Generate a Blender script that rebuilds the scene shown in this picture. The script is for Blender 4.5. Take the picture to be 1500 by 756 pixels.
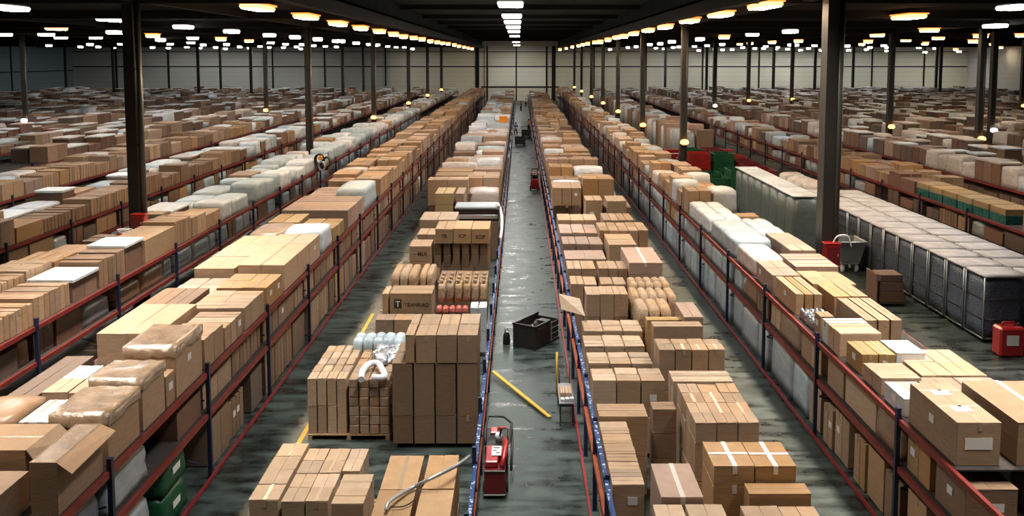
import bpy, math, random
import numpy as np
from mathutils import Vector, Matrix
random.seed(7)
S = bpy.context.scene
COL = S.collection
for o in list(bpy.data.objects): bpy.data.objects.remove(o)

# ---------------------------------------------------------------- camera
F = 1300.0; VX = 762.0; VY = 84.0; CH = 10.0
TH = math.atan(F/15000.0); CT, ST = math.cos(TH), math.sin(TH)
cd = bpy.data.cameras.new('camera'); cam = bpy.data.objects.new('camera', cd); COL.objects.link(cam)
cam.location = (0, 0, CH); cam.rotation_euler = (math.pi/2-TH, 0, 0)
cd.sensor_fit = 'HORIZONTAL'; cd.sensor_width = 36; cd.lens = F*36/1500
cd.shift_x = -(VX-750)/1500; cd.shift_y = (VY+F*math.tan(TH)-378)/1500
cd.clip_end = 600
S.camera = cam
# ---------------------------------------------------------------- colour, world, lights
S.view_settings.view_transform = 'Standard'; S.view_settings.look = 'None'
S.view_settings.gamma = 1; S.view_settings.use_curve_mapping = False
S.view_settings.exposure = -0.38
W = bpy.data.worlds.new('world'); S.world = W; W.use_nodes = True
W.node_tree.nodes['Background'].inputs[0].default_value = (.05, .06, .07, 1)
W.node_tree.nodes['Background'].inputs[1].default_value = .1
LENS_POWER = 150.0           # radiance of the luminaires in view
def strip(name, x, y0, y1, z, w, power, col):
    l = bpy.data.lights.new(name, 'AREA'); l.shape = 'RECTANGLE'; l.size = w; l.size_y = y1-y0
    l.energy = power; l.color = col; l.spread = math.radians(92)
    o = bpy.data.objects.new(name, l); o.location = (x, (y0+y1)/2, z); COL.objects.link(o)
# unseen area strips added above the frame for light, continuing the ceiling light rows
for x in (-60, -44, -28, -11.1, 9.8, 28, 44, 60):
    strip('unseen_strip_light', x, 11, 34, 12.3, 1.0, 2700 if abs(x) < 20 else 1900, (1, .90, .78) if abs(x) < 20 else (1, .95, .90))
strip('unseen_strip_light', -.6, 12, 54, 13.6, 1.6, 3400, (1, .98, .94))

def Yof(y, h=0.0):
    D = CH-h
    return (F*D/(CT*(y-VY)) - D*ST)/CT
def Xof(x, y, h=0.0):
    return (x-VX)/(y-VY)*(CH-h)/CT
def proj(X, Y, Z):
    d = Y*CT+(CH-Z)*ST; u = Y*ST-(CH-Z)*CT
    return VX+F*X/d, VY+F*math.tan(TH)-F*u/d

# ---------------------------------------------------------------- materials
MATS = {}
def nt(name):
    m = bpy.data.materials.new(name); m.use_nodes = True
    t = m.node_tree; b = t.nodes['Principled BSDF']; MATS[name] = m
    return m, t, b
def N(t, ty, **k):
    n = t.nodes.new(ty)
    for a, v in k.items(): setattr(n, a, v)
    return n
def mat(name, c, rough=.6, metal=0, spec=.5, noise=0, scale=6, bump=0, bscale=30, coat=0, stretch=None, rnd=0, island=False, emit=0):
    m, t, b = nt(name); L = t.links
    b.inputs['Base Color'].default_value = (*c, 1); b.inputs['Roughness'].default_value = rough
    b.inputs['Metallic'].default_value = metal; b.inputs['Specular IOR Level'].default_value = spec
    b.inputs['Coat Weight'].default_value = coat; b.inputs['Coat Roughness'].default_value = .2
    if emit:
        b.inputs['Emission Color'].default_value = (*c, 1); b.inputs['Emission Strength'].default_value = emit
    tc = N(t, 'ShaderNodeNewGeometry'); src = tc.outputs['Position']
    if stretch:
        mp = N(t, 'ShaderNodeMapping'); mp.inputs['Scale'].default_value = stretch
        L.new(src, mp.inputs['Vector']); src = mp.outputs[0]
    col = None
    if noise:
        n = N(t, 'ShaderNodeTexNoise'); n.inputs['Scale'].default_value = scale; n.inputs['Detail'].default_value = 4
        L.new(src, n.inputs['Vector'])
        r = N(t, 'ShaderNodeMapRange'); r.inputs[1].default_value = .3; r.inputs[2].default_value = .7
        r.inputs[3].default_value = 1-noise; r.inputs[4].default_value = 1+noise
        L.new(n.outputs['Fac'], r.inputs[0])
        hs = N(t, 'ShaderNodeHueSaturation'); hs.inputs['Color'].default_value = (*c, 1)
        L.new(r.outputs[0], hs.inputs['Value']); col = hs
    if rnd:
        if island: ro = tc.outputs['Random Per Island']
        else: ro = N(t, 'ShaderNodeObjectInfo').outputs['Random']
        r2 = N(t, 'ShaderNodeMapRange'); r2.inputs[3].default_value = 1-rnd; r2.inputs[4].default_value = 1+rnd
        L.new(ro, r2.inputs[0])
        h2 = N(t, 'ShaderNodeHueSaturation'); h2.inputs['Color'].default_value = (*c, 1)
        L.new(r2.outputs[0], h2.inputs['Value'])
        w = N(t, 'ShaderNodeMath', operation='MULTIPLY_ADD'); w.inputs[1].default_value = .22; w.inputs[2].default_value = .89
        m3 = N(t, 'ShaderNodeMath', operation='FRACT'); m4 = N(t, 'ShaderNodeMath', operation='MULTIPLY'); m4.inputs[1].default_value = 7.31
        L.new(ro, m4.inputs[0]); L.new(m4.outputs[0], m3.inputs[0]); L.new(m3.outputs[0], w.inputs[0]); L.new(w.outputs[0], h2.inputs['Saturation'])
        if col: L.new(col.outputs[0], h2.inputs['Color'])
        col = h2
    if col: L.new(col.outputs[0], b.inputs['Base Color'])
    if bump:
        n = N(t, 'ShaderNodeTexNoise'); n.inputs['Scale'].default_value = bscale; n.inputs['Detail'].default_value = 5
        L.new(src, n.inputs['Vector']); bp = N(t, 'ShaderNodeBump'); bp.inputs['Strength'].default_value = bump; bp.inputs['Distance'].default_value = .05
        L.new(n.outputs['Fac'], bp.inputs['Height']); L.new(bp.outputs[0], b.inputs['Normal'])
    return m
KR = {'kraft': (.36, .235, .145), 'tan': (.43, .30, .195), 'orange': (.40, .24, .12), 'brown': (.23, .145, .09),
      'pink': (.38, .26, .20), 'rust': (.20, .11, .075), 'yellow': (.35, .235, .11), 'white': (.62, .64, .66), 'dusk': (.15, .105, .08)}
for k, c in KR.items():
    for isl in (False, True):
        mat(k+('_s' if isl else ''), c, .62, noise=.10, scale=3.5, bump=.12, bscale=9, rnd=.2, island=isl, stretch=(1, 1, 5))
WR = {'wrap_white': (.70, .75, .80), 'wrap_grey': (.36, .40, .43), 'wrap_cream': (.62, .56, .53), 'wrap_dark': (.12, .14, .18), 'wrap_silver': (.17, .21, .215), 'wrap_brown': (.30, .19, .12), 'wrap_mint': (.44, .54, .59), 'wrap_green': (.02, .16, .07)}
for k, c in WR.items():
    for isl in (False, True):
        mat(k+('_s' if isl else ''), c, .4, noise=.16, scale=2.5, bump=.22, bscale=4, rnd=.12, island=isl, coat=.25, stretch=(1, 1, 2.2))
mat('tape', (.40, .29, .19), .25, spec=.6); mat('clear_tape', (.58, .54, .48), .2, spec=.8)
mat('paper_label', (.78, .78, .76), .5); mat('ink', (.03, .025, .02), .7)
mat('sack_paper', (.42, .28, .17), .7, noise=.15, bump=.8, bscale=14, rnd=.15)
mat('sack_paper_s', (.42, .28, .17), .7, noise=.15, bump=.8, bscale=14, rnd=.15, island=True)
mat('rail_red', (.24, .022, .024), .4); mat('beam_red', (.21, .026, .02), .42, noise=.25, scale=4); mat('beam_orange', (.30, .06, .025), .42, noise=.25, scale=4)
mat('frame_blue', (.012, .022, .06), .45); mat('deck_dark', (.035, .028, .026), .8, noise=.3)
mat('steel_dark', (.022, .020, .017), .5, noise=.15, scale=2); mat('steel_pipe', (.065, .062, .054), .38, metal=.3)
mat('red_paint', (.36, .016, .014), .3, coat=.5); mat('dark_red', (.16, .012, .015), .4); mat('black_plastic', (.014, .013, .014), .4); mat('black_rubber', (.012, .012, .012), .8)
mat('yellow_paint', (.62, .38, .035), .5, noise=.1); mat('pale_metal', (.50, .52, .55), .3, metal=.6); mat('grey_tub', (.30, .34, .36), .5, bump=.1)
mat('white_plastic', (.72, .74, .76), .35); mat('wood', (.38, .24, .13), .7, noise=.25, scale=8, stretch=(1, 8, 8))
mat('crate_brown', (.030, .022, .022), .45); mat('green_plastic', (.008, .085, .035), .35, bump=.3, bscale=5, noise=.2); mat('teal_plastic', (.01, .13, .115), .4, noise=.3)
mat('foil', (.45, .48, .52), .16, metal=.7, bump=1, bscale=12); mat('blue_cloth', (.02, .08, .28), .8); mat('dark_cloth', (.02, .022, .03), .85); mat('skin', (.45, .26, .18), .6); mat('hair', (.02, .014, .01), .7)
mat('orange_plastic', (.80, .28, .02), .4); mat('pink_red', (.62, .16, .12), .35, bump=.5, bscale=10)
mat('cart_navy', (.075, .095, .135), .42, noise=.55, scale=9, bump=.7, bscale=9, stretch=(1, 1, 3)); mat('cart_top', (.62, .61, .64), .55, noise=.2, scale=2)
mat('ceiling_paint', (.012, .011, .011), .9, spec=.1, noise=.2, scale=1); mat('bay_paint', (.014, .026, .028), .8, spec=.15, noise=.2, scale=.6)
mat('girder', (.016, .014, .013), .7, spec=.2)
mat('skirt_white', (1, .96, .88), emit=3.2); mat('skirt_warm', (1, .62, .26), emit=2.6); mat('lens_white', (1, .96, .90), emit=LENS_POWER*.88); mat('lens_warmhall', (1, .78, .52), emit=LENS_POWER*.8); mat('lens_bay', (1, .98, .94), emit=LENS_POWER*.38); mat('lens_warm', (1, .74, .48), emit=LENS_POWER*1.0); mat('halo_warm', (1, .30, .05), emit=2.2)
mat('lamp_orange', (1, .42, .10), emit=7); mat('lamp_white', (1, .85, .65), emit=9)
# perforated blue beam: white dashes
m, t, b = nt('beam_blue_dots'); g = N(t, 'ShaderNodeNewGeometry'); v = N(t, 'ShaderNodeTexVoronoi'); v.inputs['Scale'].default_value = 9
t.links.new(g.outputs['Position'], v.inputs['Vector']); cr = N(t, 'ShaderNodeValToRGB'); cr.color_ramp.interpolation = 'CONSTANT'
cr.color_ramp.elements[0].color = (.45, .52, .65, 1); cr.color_ramp.elements[1].position = .32; cr.color_ramp.elements[1].color = (.016, .05, .17, 1)
t.links.new(v.outputs['Distance'], cr.inputs[0]); t.links.new(cr.outputs[0], b.inputs['Base Color']); b.inputs['Roughness'].default_value = .4
# floor: polished grey-green concrete with cloudy wear, cross strokes and slab joints
m, t, b = nt('floor_concrete'); L = t.links
g = N(t, 'ShaderNodeNewGeometry')
n1 = N(t, 'ShaderNodeTexNoise'); n1.inputs['Scale'].default_value = 1.1; n1.inputs['Detail'].default_value = 9; n1.inputs['Roughness'].default_value = .72
L.new(g.outputs['Position'], n1.inputs['Vector'])
mp = N(t, 'ShaderNodeMapping'); mp.inputs['Scale'].default_value = (.5, 2.4, 1); L.new(g.outputs['Position'], mp.inputs['Vector'])
n2 = N(t, 'ShaderNodeTexNoise'); n2.inputs['Scale'].default_value = 1.3; n2.inputs['Detail'].default_value = 8; L.new(mp.outputs[0], n2.inputs['Vector'])
mx = N(t, 'ShaderNodeMath', operation='ADD'); L.new(n1.outputs['Fac'], mx.inputs[0]); L.new(n2.outputs['Fac'], mx.inputs[1])
cr = N(t, 'ShaderNodeValToRGB'); cr.color_ramp.elements[0].position = .78; cr.color_ramp.elements[0].color = (.012, .017, .015, 1)
cr.color_ramp.elements[1].position = 1.0; cr.color_ramp.elements[1].color = (.066, .088, .079, 1)
mh = N(t, 'ShaderNodeMapRange'); mh.inputs[1].default_value = 0; mh.inputs[2].default_value = 1.3
L.new(mx.outputs[0], mh.inputs[0]); L.new(mh.outputs[0], cr.inputs[0])
cr.color_ramp.elements[0].position = .66; cr.color_ramp.elements[1].position = .88
sx = N(t, 'ShaderNodeSeparateXYZ'); L.new(g.outputs['Position'], sx.inputs[0])
md = N(t, 'ShaderNodeMath', operation='PINGPONG'); md.inputs[1].default_value = 2.2; L.new(sx.outputs['Y'], md.inputs[0])
lt = N(t, 'ShaderNodeMath', operation='LESS_THAN'); lt.inputs[1].default_value = .02; L.new(md.outputs[0], lt.inputs[0])
mc = N(t, 'ShaderNodeMix', data_type='RGBA'); L.new(lt.outputs[0], mc.inputs[0]); L.new(cr.outputs[0], mc.inputs[6]); mc.inputs[7].default_value = (.03, .035, .032, 1)
L.new(mc.outputs[2], b.inputs['Base Color'])
rr = N(t, 'ShaderNodeMapRange'); rr.inputs[1].default_value = .8; rr.inputs[2].default_value = 1.2; rr.inputs[3].default_value = .24; rr.inputs[4].default_value = .52; b.inputs['Specular IOR Level'].default_value = .42
L.new(mx.outputs[0], rr.inputs[0]); L.new(rr.outputs[0], b.inputs['Roughness'])
bp = N(t, 'ShaderNodeBump'); bp.inputs['Strength'].default_value = .25; bp.inputs['Distance'].default_value = .02; L.new(n2.outputs['Fac'], bp.inputs['Height']); L.new(bp.outputs[0], b.inputs['Normal'])
# walls: ribbed cladding panels
def wallmat(name, c, axis):
    m, t, b = nt(name); L = t.links; g = N(t, 'ShaderNodeNewGeometry'); s = N(t, 'ShaderNodeSeparateXYZ'); L.new(g.outputs['Position'], s.inputs[0])
    p = N(t, 'ShaderNodeMath', operation='PINGPONG'); p.inputs[1].default_value = .55; L.new(s.outputs['Z'], p.inputs[0])
    l = N(t, 'ShaderNodeMath', operation='LESS_THAN'); l.inputs[1].default_value = .03; L.new(p.outputs[0], l.inputs[0])
    n = N(t, 'ShaderNodeTexNoise'); n.inputs['Scale'].default_value = .05; L.new(g.outputs['Position'], n.inputs['Vector'])
    h = N(t, 'ShaderNodeHueSaturation'); h.inputs['Color'].default_value = (*c, 1)
    r = N(t, 'ShaderNodeMapRange'); r.inputs[3].default_value = .8; r.inputs[4].default_value = 1.2; L.new(n.outputs[0], r.inputs[0]); L.new(r.outputs[0], h.inputs['Value'])
    x = N(t, 'ShaderNodeMix', data_type='RGBA'); x.inputs[7].default_value = (c[0]*.7, c[1]*.7, c[2]*.7, 1); L.new(l.outputs[0], x.inputs[0]); L.new(h.outputs[0], x.inputs[6]); L.new(x.outputs[2], b.inputs['Base Color'])
    b.inputs['Roughness'].default_value = .55
wallmat('wall_cream', (.70, .70, .60), 0); wallmat('wall_blue', (.24, .34, .40), 0); wallmat('wall_grey', (.56, .58, .56), 0); wallmat('wall_panel', (.80, .83, .75), 0)
M = MATS

# ---------------------------------------------------------------- mesh builder
class MB:
    def __init__(s): s.v = []; s.f = []; s.m = []; s.slots = []; s.sm = []
    def slot(s, name):
        if name not in s.slots: s.slots.append(name)
        return s.slots.index(name)
    def add(s, vs, fs, m, smooth=False):
        b = len(s.v); k = s.slot(m); s.v += [tuple(p) for p in vs]
        for f in fs: s.f.append([b+i for i in f]); s.m.append(k); s.sm.append(smooth)
    def box(s, x0, x1, y0, y1, z0, z1, m, ch=0, rot=None, jit=0):
        if ch <= 0:
            vs = [(x, y, z) for z in (z0, z1) for y in (y0, y1) for x in (x0, x1)]
            fs = [(0, 2, 3, 1), (4, 5, 7, 6), (0, 1, 5, 4), (2, 6, 7, 3), (0, 4, 6, 2), (1, 3, 7, 5)]
        else:
            ch = min(ch, (x1-x0)/3, (y1-y0)/3, (z1-z0)/3)
            vs = []; 
            for z, dz in ((z0, 1), (z1, -1)):
                for y, dy in ((y0, 1), (y1, -1)):
                    for x, dx in ((x0, 1), (x1, -1)):
                        vs += [(x, y+dy*ch, z+dz*ch), (x+dx*ch, y, z+dz*ch), (x+dx*ch, y+dy*ch, z)]
            def c(i, k): return i*3+k
            fs = [(c(0,2), c(2,2), c(3,2), c(1,2)), (c(4,2), c(5,2), c(7,2), c(6,2)), (c(0,1), c(1,1), c(5,1), c(4,1)),
                  (c(2,1), c(6,1), c(7,1), c(3,1)), (c(0,0), c(4,0), c(6,0), c(2,0)), (c(1,0), c(3,0), c(7,0), c(5,0))]
            for a, b2 in ((0,1),(2,3),(4,5),(6,7)): fs.append((c(a,1), c(a,2), c(b2,2), c(b2,1)))
            for a, b2 in ((0,2),(1,3),(4,6),(5,7)): fs.append((c(a,0), c(a,2), c(b2,2), c(b2,0)))
            for a, b2 in ((0,4),(1,5),(2,6),(3,7)): fs.append((c(a,0), c(a,1), c(b2,1), c(b2,0)))
            for i in range(8): fs.append((c(i,0), c(i,1), c(i,2)))
        if jit:
            cx = {}
            vs = [(x+random.uniform(-jit, jit), y+random.uniform(-jit, jit), z+(random.uniform(-jit, jit) if z > (z0+z1)/2 else 0)) for x, y, z in vs]
        if rot:
            c0, s0 = math.cos(rot), math.sin(rot); mx_, my_ = (x0+x1)/2, (y0+y1)/2
            vs = [(mx_+(x-mx_)*c0-(y-my_)*s0, my_+(x-mx_)*s0+(y-my_)*c0, z) for x, y, z in vs]
        s.add(vs, fs, m)
    def prism(s, pts, axis, a0, a1, m):
        n = len(pts)
        def P(p, a): return {'x': (a, p[0], p[1]), 'y': (p[0], a, p[1]), 'z': (p[0], p[1], a)}[axis]
        vs = [P(p, a0) for p in pts]+[P(p, a1) for p in pts]
        fs = [tuple(range(n)), tuple(range(2*n-1, n-1, -1))]+[(i, i+n, (i+1) % n+n, (i+1) % n) for i in range(n)]
        s.add(vs, fs, m)
    def tube(s, pts, r, m, n=8, smooth=True):
        pts = [Vector(p) for p in pts]; rs = r if isinstance(r, (list, tuple)) else [r]*len(pts); vs = []; fs = []
        up = None
        for i, p in enumerate(pts):
            d = (pts[min(i+1, len(pts)-1)]-pts[max(i-1, 0)]).normalized()
            if up is None: up = Vector((0, 0, 1)) if abs(d.z) < .9 else Vector((1, 0, 0))
            a = d.cross(up)
            if a.length < 1e-4: a = d.cross(Vector((1, 0, 0)))
            a.normalize(); b2 = d.cross(a).normalized(); up = a.cross(d).normalized()
            for k in range(n):
                w = 2*math.pi*k/n; vs.append(p+a*math.cos(w)*rs[i]+b2*math.sin(w)*rs[i])
        for i in range(len(pts)-1):
            for k in range(n): fs.append((i*n+k, i*n+(k+1) % n, (i+1)*n+(k+1) % n, (i+1)*n+k))
        s.add(vs, fs, m, smooth); b0 = len(s.v)-len(vs)
        for ring, rev in ((0, 1), (len(pts)-1, 0)):
            f = [b0+ring*n+k for k in range(n)]
            s.f.append(f[::-1] if rev else f); s.m.append(s.slot(m)); s.sm.append(False)
    def lathe(s, c, prof, m, n=16, smooth=True):
        vs = []; fs = []
        for r, z in prof:
            for k in range(n): w = 2*math.pi*k/n; vs.append((c[0]+r*math.cos(w), c[1]+r*math.sin(w), c[2]+z))
        for i in range(len(prof)-1):
            for k in range(n): fs.append((i*n+k, i*n+(k+1) % n, (i+1)*n+(k+1) % n, (i+1)*n+k))
        fs.append(tuple(range(n-1, -1, -1))); fs.append(tuple((len(prof)-1)*n+k for k in range(n)))
        s.add(vs, fs, m, smooth)
    def lump(s, x0, x1, y0, y1, z0, z1, m, n=5, amp=.05, rnd=.35, seed=0, nz=3):
        """a soft load: rounded block with a rumpled top and skin (closed grid surface)"""
        rg = random.Random(seed or random.random()); cx, cy = (x0+x1)/2, (y0+y1)/2; hx, hy, hz = (x1-x0)/2, (y1-y0)/2, (z1-z0)
        idx = {}; vs = []; fs = []
        def V(i, j, k):
            if (i, j, k) in idx: return idx[i, j, k]
            u, v2, w = 2*i/n-1, 2*j/n-1, k/nz
            e = rnd*.30
            ux = u*(1-e*(v2*v2)*.5*(.5+w)); vy = v2*(1-e*(u*u)*.5*(.5+w)); ww = w
            if k == nz: ww = 1-rnd*.16*(u**4+v2**4)
            sh = (1-.06*rnd*w*w)
            a = amp
            p = (cx+ux*hx*sh+(rg.uniform(-a, a) if abs(u) < 1 or k < nz else -a*.3*u)*(.6 if k else 0), cy+vy*hy*sh+rg.uniform(-a, a)*(.6 if k else 0), z0+ww*hz+(rg.uniform(-a, a*.6)-a*.4 if k else 0))
            p = (min(max(p[0], x0), x1), min(max(p[1], y0), y1), max(min(p[2], z1), z0))
            idx[i, j, k] = len(vs); vs.append(p); return idx[i, j, k]
        for i in range(n):
            for j in range(n):
                fs.append((V(i, j, nz), V(i+1, j, nz), V(i+1, j+1, nz), V(i, j+1, nz)))
                fs.append((V(i, j, 0), V(i, j+1, 0), V(i+1, j+1, 0), V(i+1, j, 0)))
            for k in range(nz):
                fs.append((V(i, 0, k), V(i+1, 0, k), V(i+1, 0, k+1), V(i, 0, k+1)))
                fs.append((V(i+1, n, k), V(i, n, k), V(i, n, k+1), V(i+1, n, k+1)))
                fs.append((V(0, i+1, k), V(0, i, k), V(0, i, k+1), V(0, i+1, k+1)))
                fs.append((V(n, i, k), V(n, i+1, k), V(n, i+1, k+1), V(n, i, k+1)))
        s.add(vs, fs, m, True)
    def build(s, name, parent=None, loc=None):
        me = bpy.data.meshes.new(name); 
        v = s.v
        if loc is not None: v = [(a-loc[0], b-loc[1], c-loc[2]) for a, b, c in v]
        me.from_pydata(v, [], s.f)
        for k in s.slots: me.materials.append(M[k])
        me.polygons.foreach_set('material_index', s.m); me.polygons.foreach_set('use_smooth', s.sm); me.update()
        o = bpy.data.objects.new(name, me); COL.objects.link(o)
        if loc is not None: o.location = loc
        if parent is not None:
            o.parent = parent
            if loc is not None: o.location = Vector(loc)-parent_origin(parent)
            else: o.location = -parent_origin(parent)
        return o
def parent_origin(p):
    v = Vector((0, 0, 0))
    while p is not None: v += p.location; p = p.parent
    return v
def tag(o, label=None, cat=None, group=None, kind=None):
    if label: o['label'] = label
    if cat: o['category'] = cat
    if group: o['group'] = group
    if kind: o['kind'] = kind
    return o
def empty(name, loc, label, cat, group=None):
    o = bpy.data.objects.new(name, None); o.location = loc; o.empty_display_size = .2; COL.objects.link(o)
    return tag(o, label, cat, group)
def struct(mb, name, label=None):
    o = mb.build(name); o['kind'] = 'structure'
    if label: o['label'] = label
    return o

# ---------------------------------------------------------------- structure
YF = 205.0; XW = 103.0; ZC = 12.6; ZB = 13.8; XB = 8.7
b = MB(); b.box(-XW, XW, -16, YF, -.2, 0, 'floor_concrete'); struct(b, 'floor')
b = MB()
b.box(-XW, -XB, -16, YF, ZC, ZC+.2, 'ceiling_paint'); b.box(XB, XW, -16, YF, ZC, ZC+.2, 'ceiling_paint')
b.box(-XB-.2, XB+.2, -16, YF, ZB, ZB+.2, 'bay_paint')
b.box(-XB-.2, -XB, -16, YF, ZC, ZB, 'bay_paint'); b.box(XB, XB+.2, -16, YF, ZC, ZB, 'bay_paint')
struct(b, 'ceiling')
b = MB(); b.box(-XW, -52, YF, YF+.3, 0, ZC+1.6, 'wall_grey'); b.box(-52, -30, YF, YF+.3, 0, ZC+1.6, 'wall_grey'); b.box(-30, XW, YF, YF+.3, 0, ZC+1.6, 'wall_cream')
struct(b, 'wall_back')
b = MB(); b.box(-XW-.3, -XW, -16, YF, 0, ZC, 'wall_blue'); struct(b, 'wall_left')
b = MB(); b.box(XW, XW+.3, -16, YF, 0, ZC, 'wall_grey'); struct(b, 'wall_right')
b = MB(); b.box(-XW, XW, -16.3, -16, 0, ZC+1.6, 'wall_grey'); struct(b, 'wall_front')
tn = [0]
def trim(x0, x1, y0, y1, z0, z1, m='girder'):
    tn[0] += 1; b = MB(); b.box(x0, x1, y0, y1, z0, z1, m); struct(b, 'trim_%d' % tn[0])
trim(-XW, XW, YF-.12, YF, 7.75, 8.0); trim(-9, 9, YF-.12, YF, 3.0, 3.35)
trim(-XW, XW, YF-.14, YF, 11.2, 11.35)
for x, w in ((-9.9, .9), (-7.6, .35), (-8.3, .12), (-.9, .3), (6.1, .4), (7.7, .9), (-18, .3), (-31, .3), (-45, .3), (-57, .3), (-69, .3), (-81, .4), (-93, .4), (17, .3), (29, .3), (42, .3), (55, .3), (68, .3), (81, .3), (93, .3)):
    trim(x-w/2, x+w/2, YF-.22, YF, 0, ZC)
b = MB(); b.box(-7.3, -1.1, YF-.1, YF-.01, 3.36, 7.74, 'wall_panel'); struct(b, 'trim_90')
b = MB(); b.box(-.7, 5.85, YF-.1, YF-.01, 3.36, 7.74, 'wall_panel'); struct(b, 'trim_91')
for y in (120, 150, 180): trim(-XW, -XW+.12, y-.2, y+.2, 0, ZC)
trim(-XW, -XW+.12, 20, YF, 6.9, 7.1)
# ceiling girders: along the bay edges and across the halls
for s in (-1, 1):
    trim(s*XB-.25, s*XB+.25, -16, YF, ZC-.55, ZC)
for x in (-15.4, 11.5, -30.3, 33.8, -49.6, 52, -66, 68): trim(x-.18, x+.18, -16, YF, ZC-.38, ZC)
for y in (36, 50, 65, 80, 94, 108, 123, 136, 150, 163, 176, 190):
    trim(-XW, -XB-.3, y-.15, y+.15, ZC-.45, ZC); trim(XB+.3, XW, y-.15, y+.15, ZC-.45, ZC)
    trim(-XB, XB, y-.15, y+.15, ZB-.35, ZB)
# painted yellow line along the left side aisle
b = MB(); b.box(-5.82, -5.70, 17, 34, .002, .006, 'yellow_paint'); struct(b, 'trim_92')

# ---------------------------------------------------------------- racks
RX = []
def rack(label, xf, xb, y0, y1, bay, levels, uph, near=90, col='beam_red', rails=True, dk0=None, group='long pallet racks', dotted=None, deck=True):
    s = 1 if xb > xf else -1; x0, x1 = min(xf, xb), max(xf, xb)
    root = empty('pallet_rack', ((x0+x1)/2, y0, 0), label, 'rack', group)
    RX.append((x0, x1))
    ys = []; y = y0
    while y < y1: ys.append(y); y += bay if y < near else bay*3
    ys.append(y1)
    for i, y in enumerate(ys):
        b = MB()
        for x, top in (((xf-s*.02, uph), (xb-s*.05, levels[-1]-.14)) if deck else ((xf+s*.03, uph),)):
            b.box(x-.045, x+.045, y-.05, y+.05, 0, top, 'frame_blue'); b.box(x-.06, x+.06, y-.08, y+.08, 0, .012, 'frame_blue')
        if deck: b.box(x0, x1-.04, y-.02, y+.02, levels[0]-.2, levels[0]-.14, 'frame_blue'); b.box(x0, x1-.04, y-.02, y+.02, levels[-1]-.24, levels[-1]-.18, 'frame_blue')
        if y < near and deck:
            zz = .3; k = 0
            while zz+.8 < levels[-1]-.1:
                a = (x0+.08, x1-.08) if k % 2 else (x1-.08, x0+.08)
                b.tube([(a[0], y, zz), (a[1], y, zz+.8)], .02, 'frame_blue', 4, False); zz += .8; k += 1
        b.build('upright_frame', root)
    for li, z in enumerate(levels):
        c = col[li] if isinstance(col, (list, tuple)) else col
        for i in range(len(ys)-1):
            b = MB(); ya, yb = ys[i]+.06, ys[i+1]-.06
            b.box(xf-.03 if s > 0 else xf-.05, xf+.05 if s > 0 else xf+.03, ya, yb, z-.13, z-.005, c)
            b.build('front_beam' , root)
        if deck:
            b = MB(); b.box(xb-.03, xb+.03, y0, y1, z-.13, z-.031, c); b.build('rear_beam', root)
            b = MB(); b.box(x0+.06, x1-.04, dk0 if (dk0 and li == 1) else y0+.02, y1, z-.03, z-.001, 'deck_dark'); b.build('shelf_deck', root)
    if rails:
        b = MB(); b.box(xf-.12 if s > 0 else xf+.06, xf-.06 if s > 0 else xf+.12, y0, y1, .04, .12, 'rail_red')
        y = y0+.3
        while y < y1: b.box(xf-.11 if s > 0 else xf+.07, xf-.07 if s > 0 else xf+.11, y, y+.06, 0, .04, 'beam_red'); y += bay
        b.build('kick_rail', root)
    return root

LROWS = [(-7.4, 3.05), (-13.4, 3.05), (-20.0, 3.0), (-26.6, 3.0)]+[(-33.2-6.6*i, 3.0) for i in range(10)]
RROWS = [(7.8, 2.6), (16.2, 3.3), (21.4, 3.0), (27.6, 3.0)]+[(34.0-0+6.5*i, 3.0) for i in range(10)]
orde = ['first', 'second', 'third', 'fourth', 'fifth', 'sixth', 'seventh', 'eighth', 'ninth', 'tenth', 'eleventh', 'twelfth', 'thirteenth', 'fourteenth', 'fifteenth', 'sixteenth', 'seventeenth', 'eighteenth', 'nineteenth', 'twentieth']
def nth(i):
    if i < 20: return orde[i]
    n = i+1; return '%d%s' % (n, {1: 'st', 2: 'nd', 3: 'rd'}.get(n % 10 if n % 100 not in (11, 12, 13) else 0, 'th'))
LV = [1.6, 2.6]
for i, (x, d) in enumerate(LROWS):
    lab = 'long red and blue pallet rack lining the left side aisle' if i == 0 else 'long red-beamed pallet rack, %s row left of the left side aisle' % nth(i)
    y0 = [11, 14.4, 19.9, 26, 30, 36, 42, 48, 54, 60, 66, 72, 78, 84][i]
    if i == 0: y0 = 11
    rack(lab, x, x-d, {0: 10.4, 1: 14.0, 2: 19.0}.get(i, y0), 192, 5, LV, 2.82, near=95 if i < 3 else 45, rails=i < 4, dk0=15.4 if (i == 0 and x > 0) else (12.4 if i == 0 else None))
for i, (x, d) in enumerate(RROWS):
    if i == 1: continue
    lab = 'long red and blue pallet rack lining the right side aisle' if i == 0 else 'long red-beamed pallet rack, %s row right of the right side aisle' % nth(i)
    y0 = [12.7, 0, 22, 26, 30, 36, 42, 48, 54, 60, 66, 72, 78, 84][i]
    rack(lab, x, x+d, y0, 192, 5, LV, 2.82, near=95 if i < 3 else 45, rails=i < 4, dk0=15.4 if (i == 0 and x > 0) else (12.4 if i == 0 else None))
# low frames facing the centre aisle
rack('low blue and orange rack frame along the left edge of the centre aisle', -.93, -1.0, 12.5, 190, 2.7, [.95, 1.55], 1.9, near=70, rails=False, col=['beam_orange', 'beam_blue_dots'], deck=False, group='rack frames along the centre aisle')
rack('low blue and orange rack frame along the right edge of the centre aisle', 1.62, 1.7, 13.5, 190, 2.7, [1.3, 2.05], 2.13, near=70, col=['beam_orange', 'beam_blue_dots'], deck=False, group='rack frames along the centre aisle')

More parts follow.
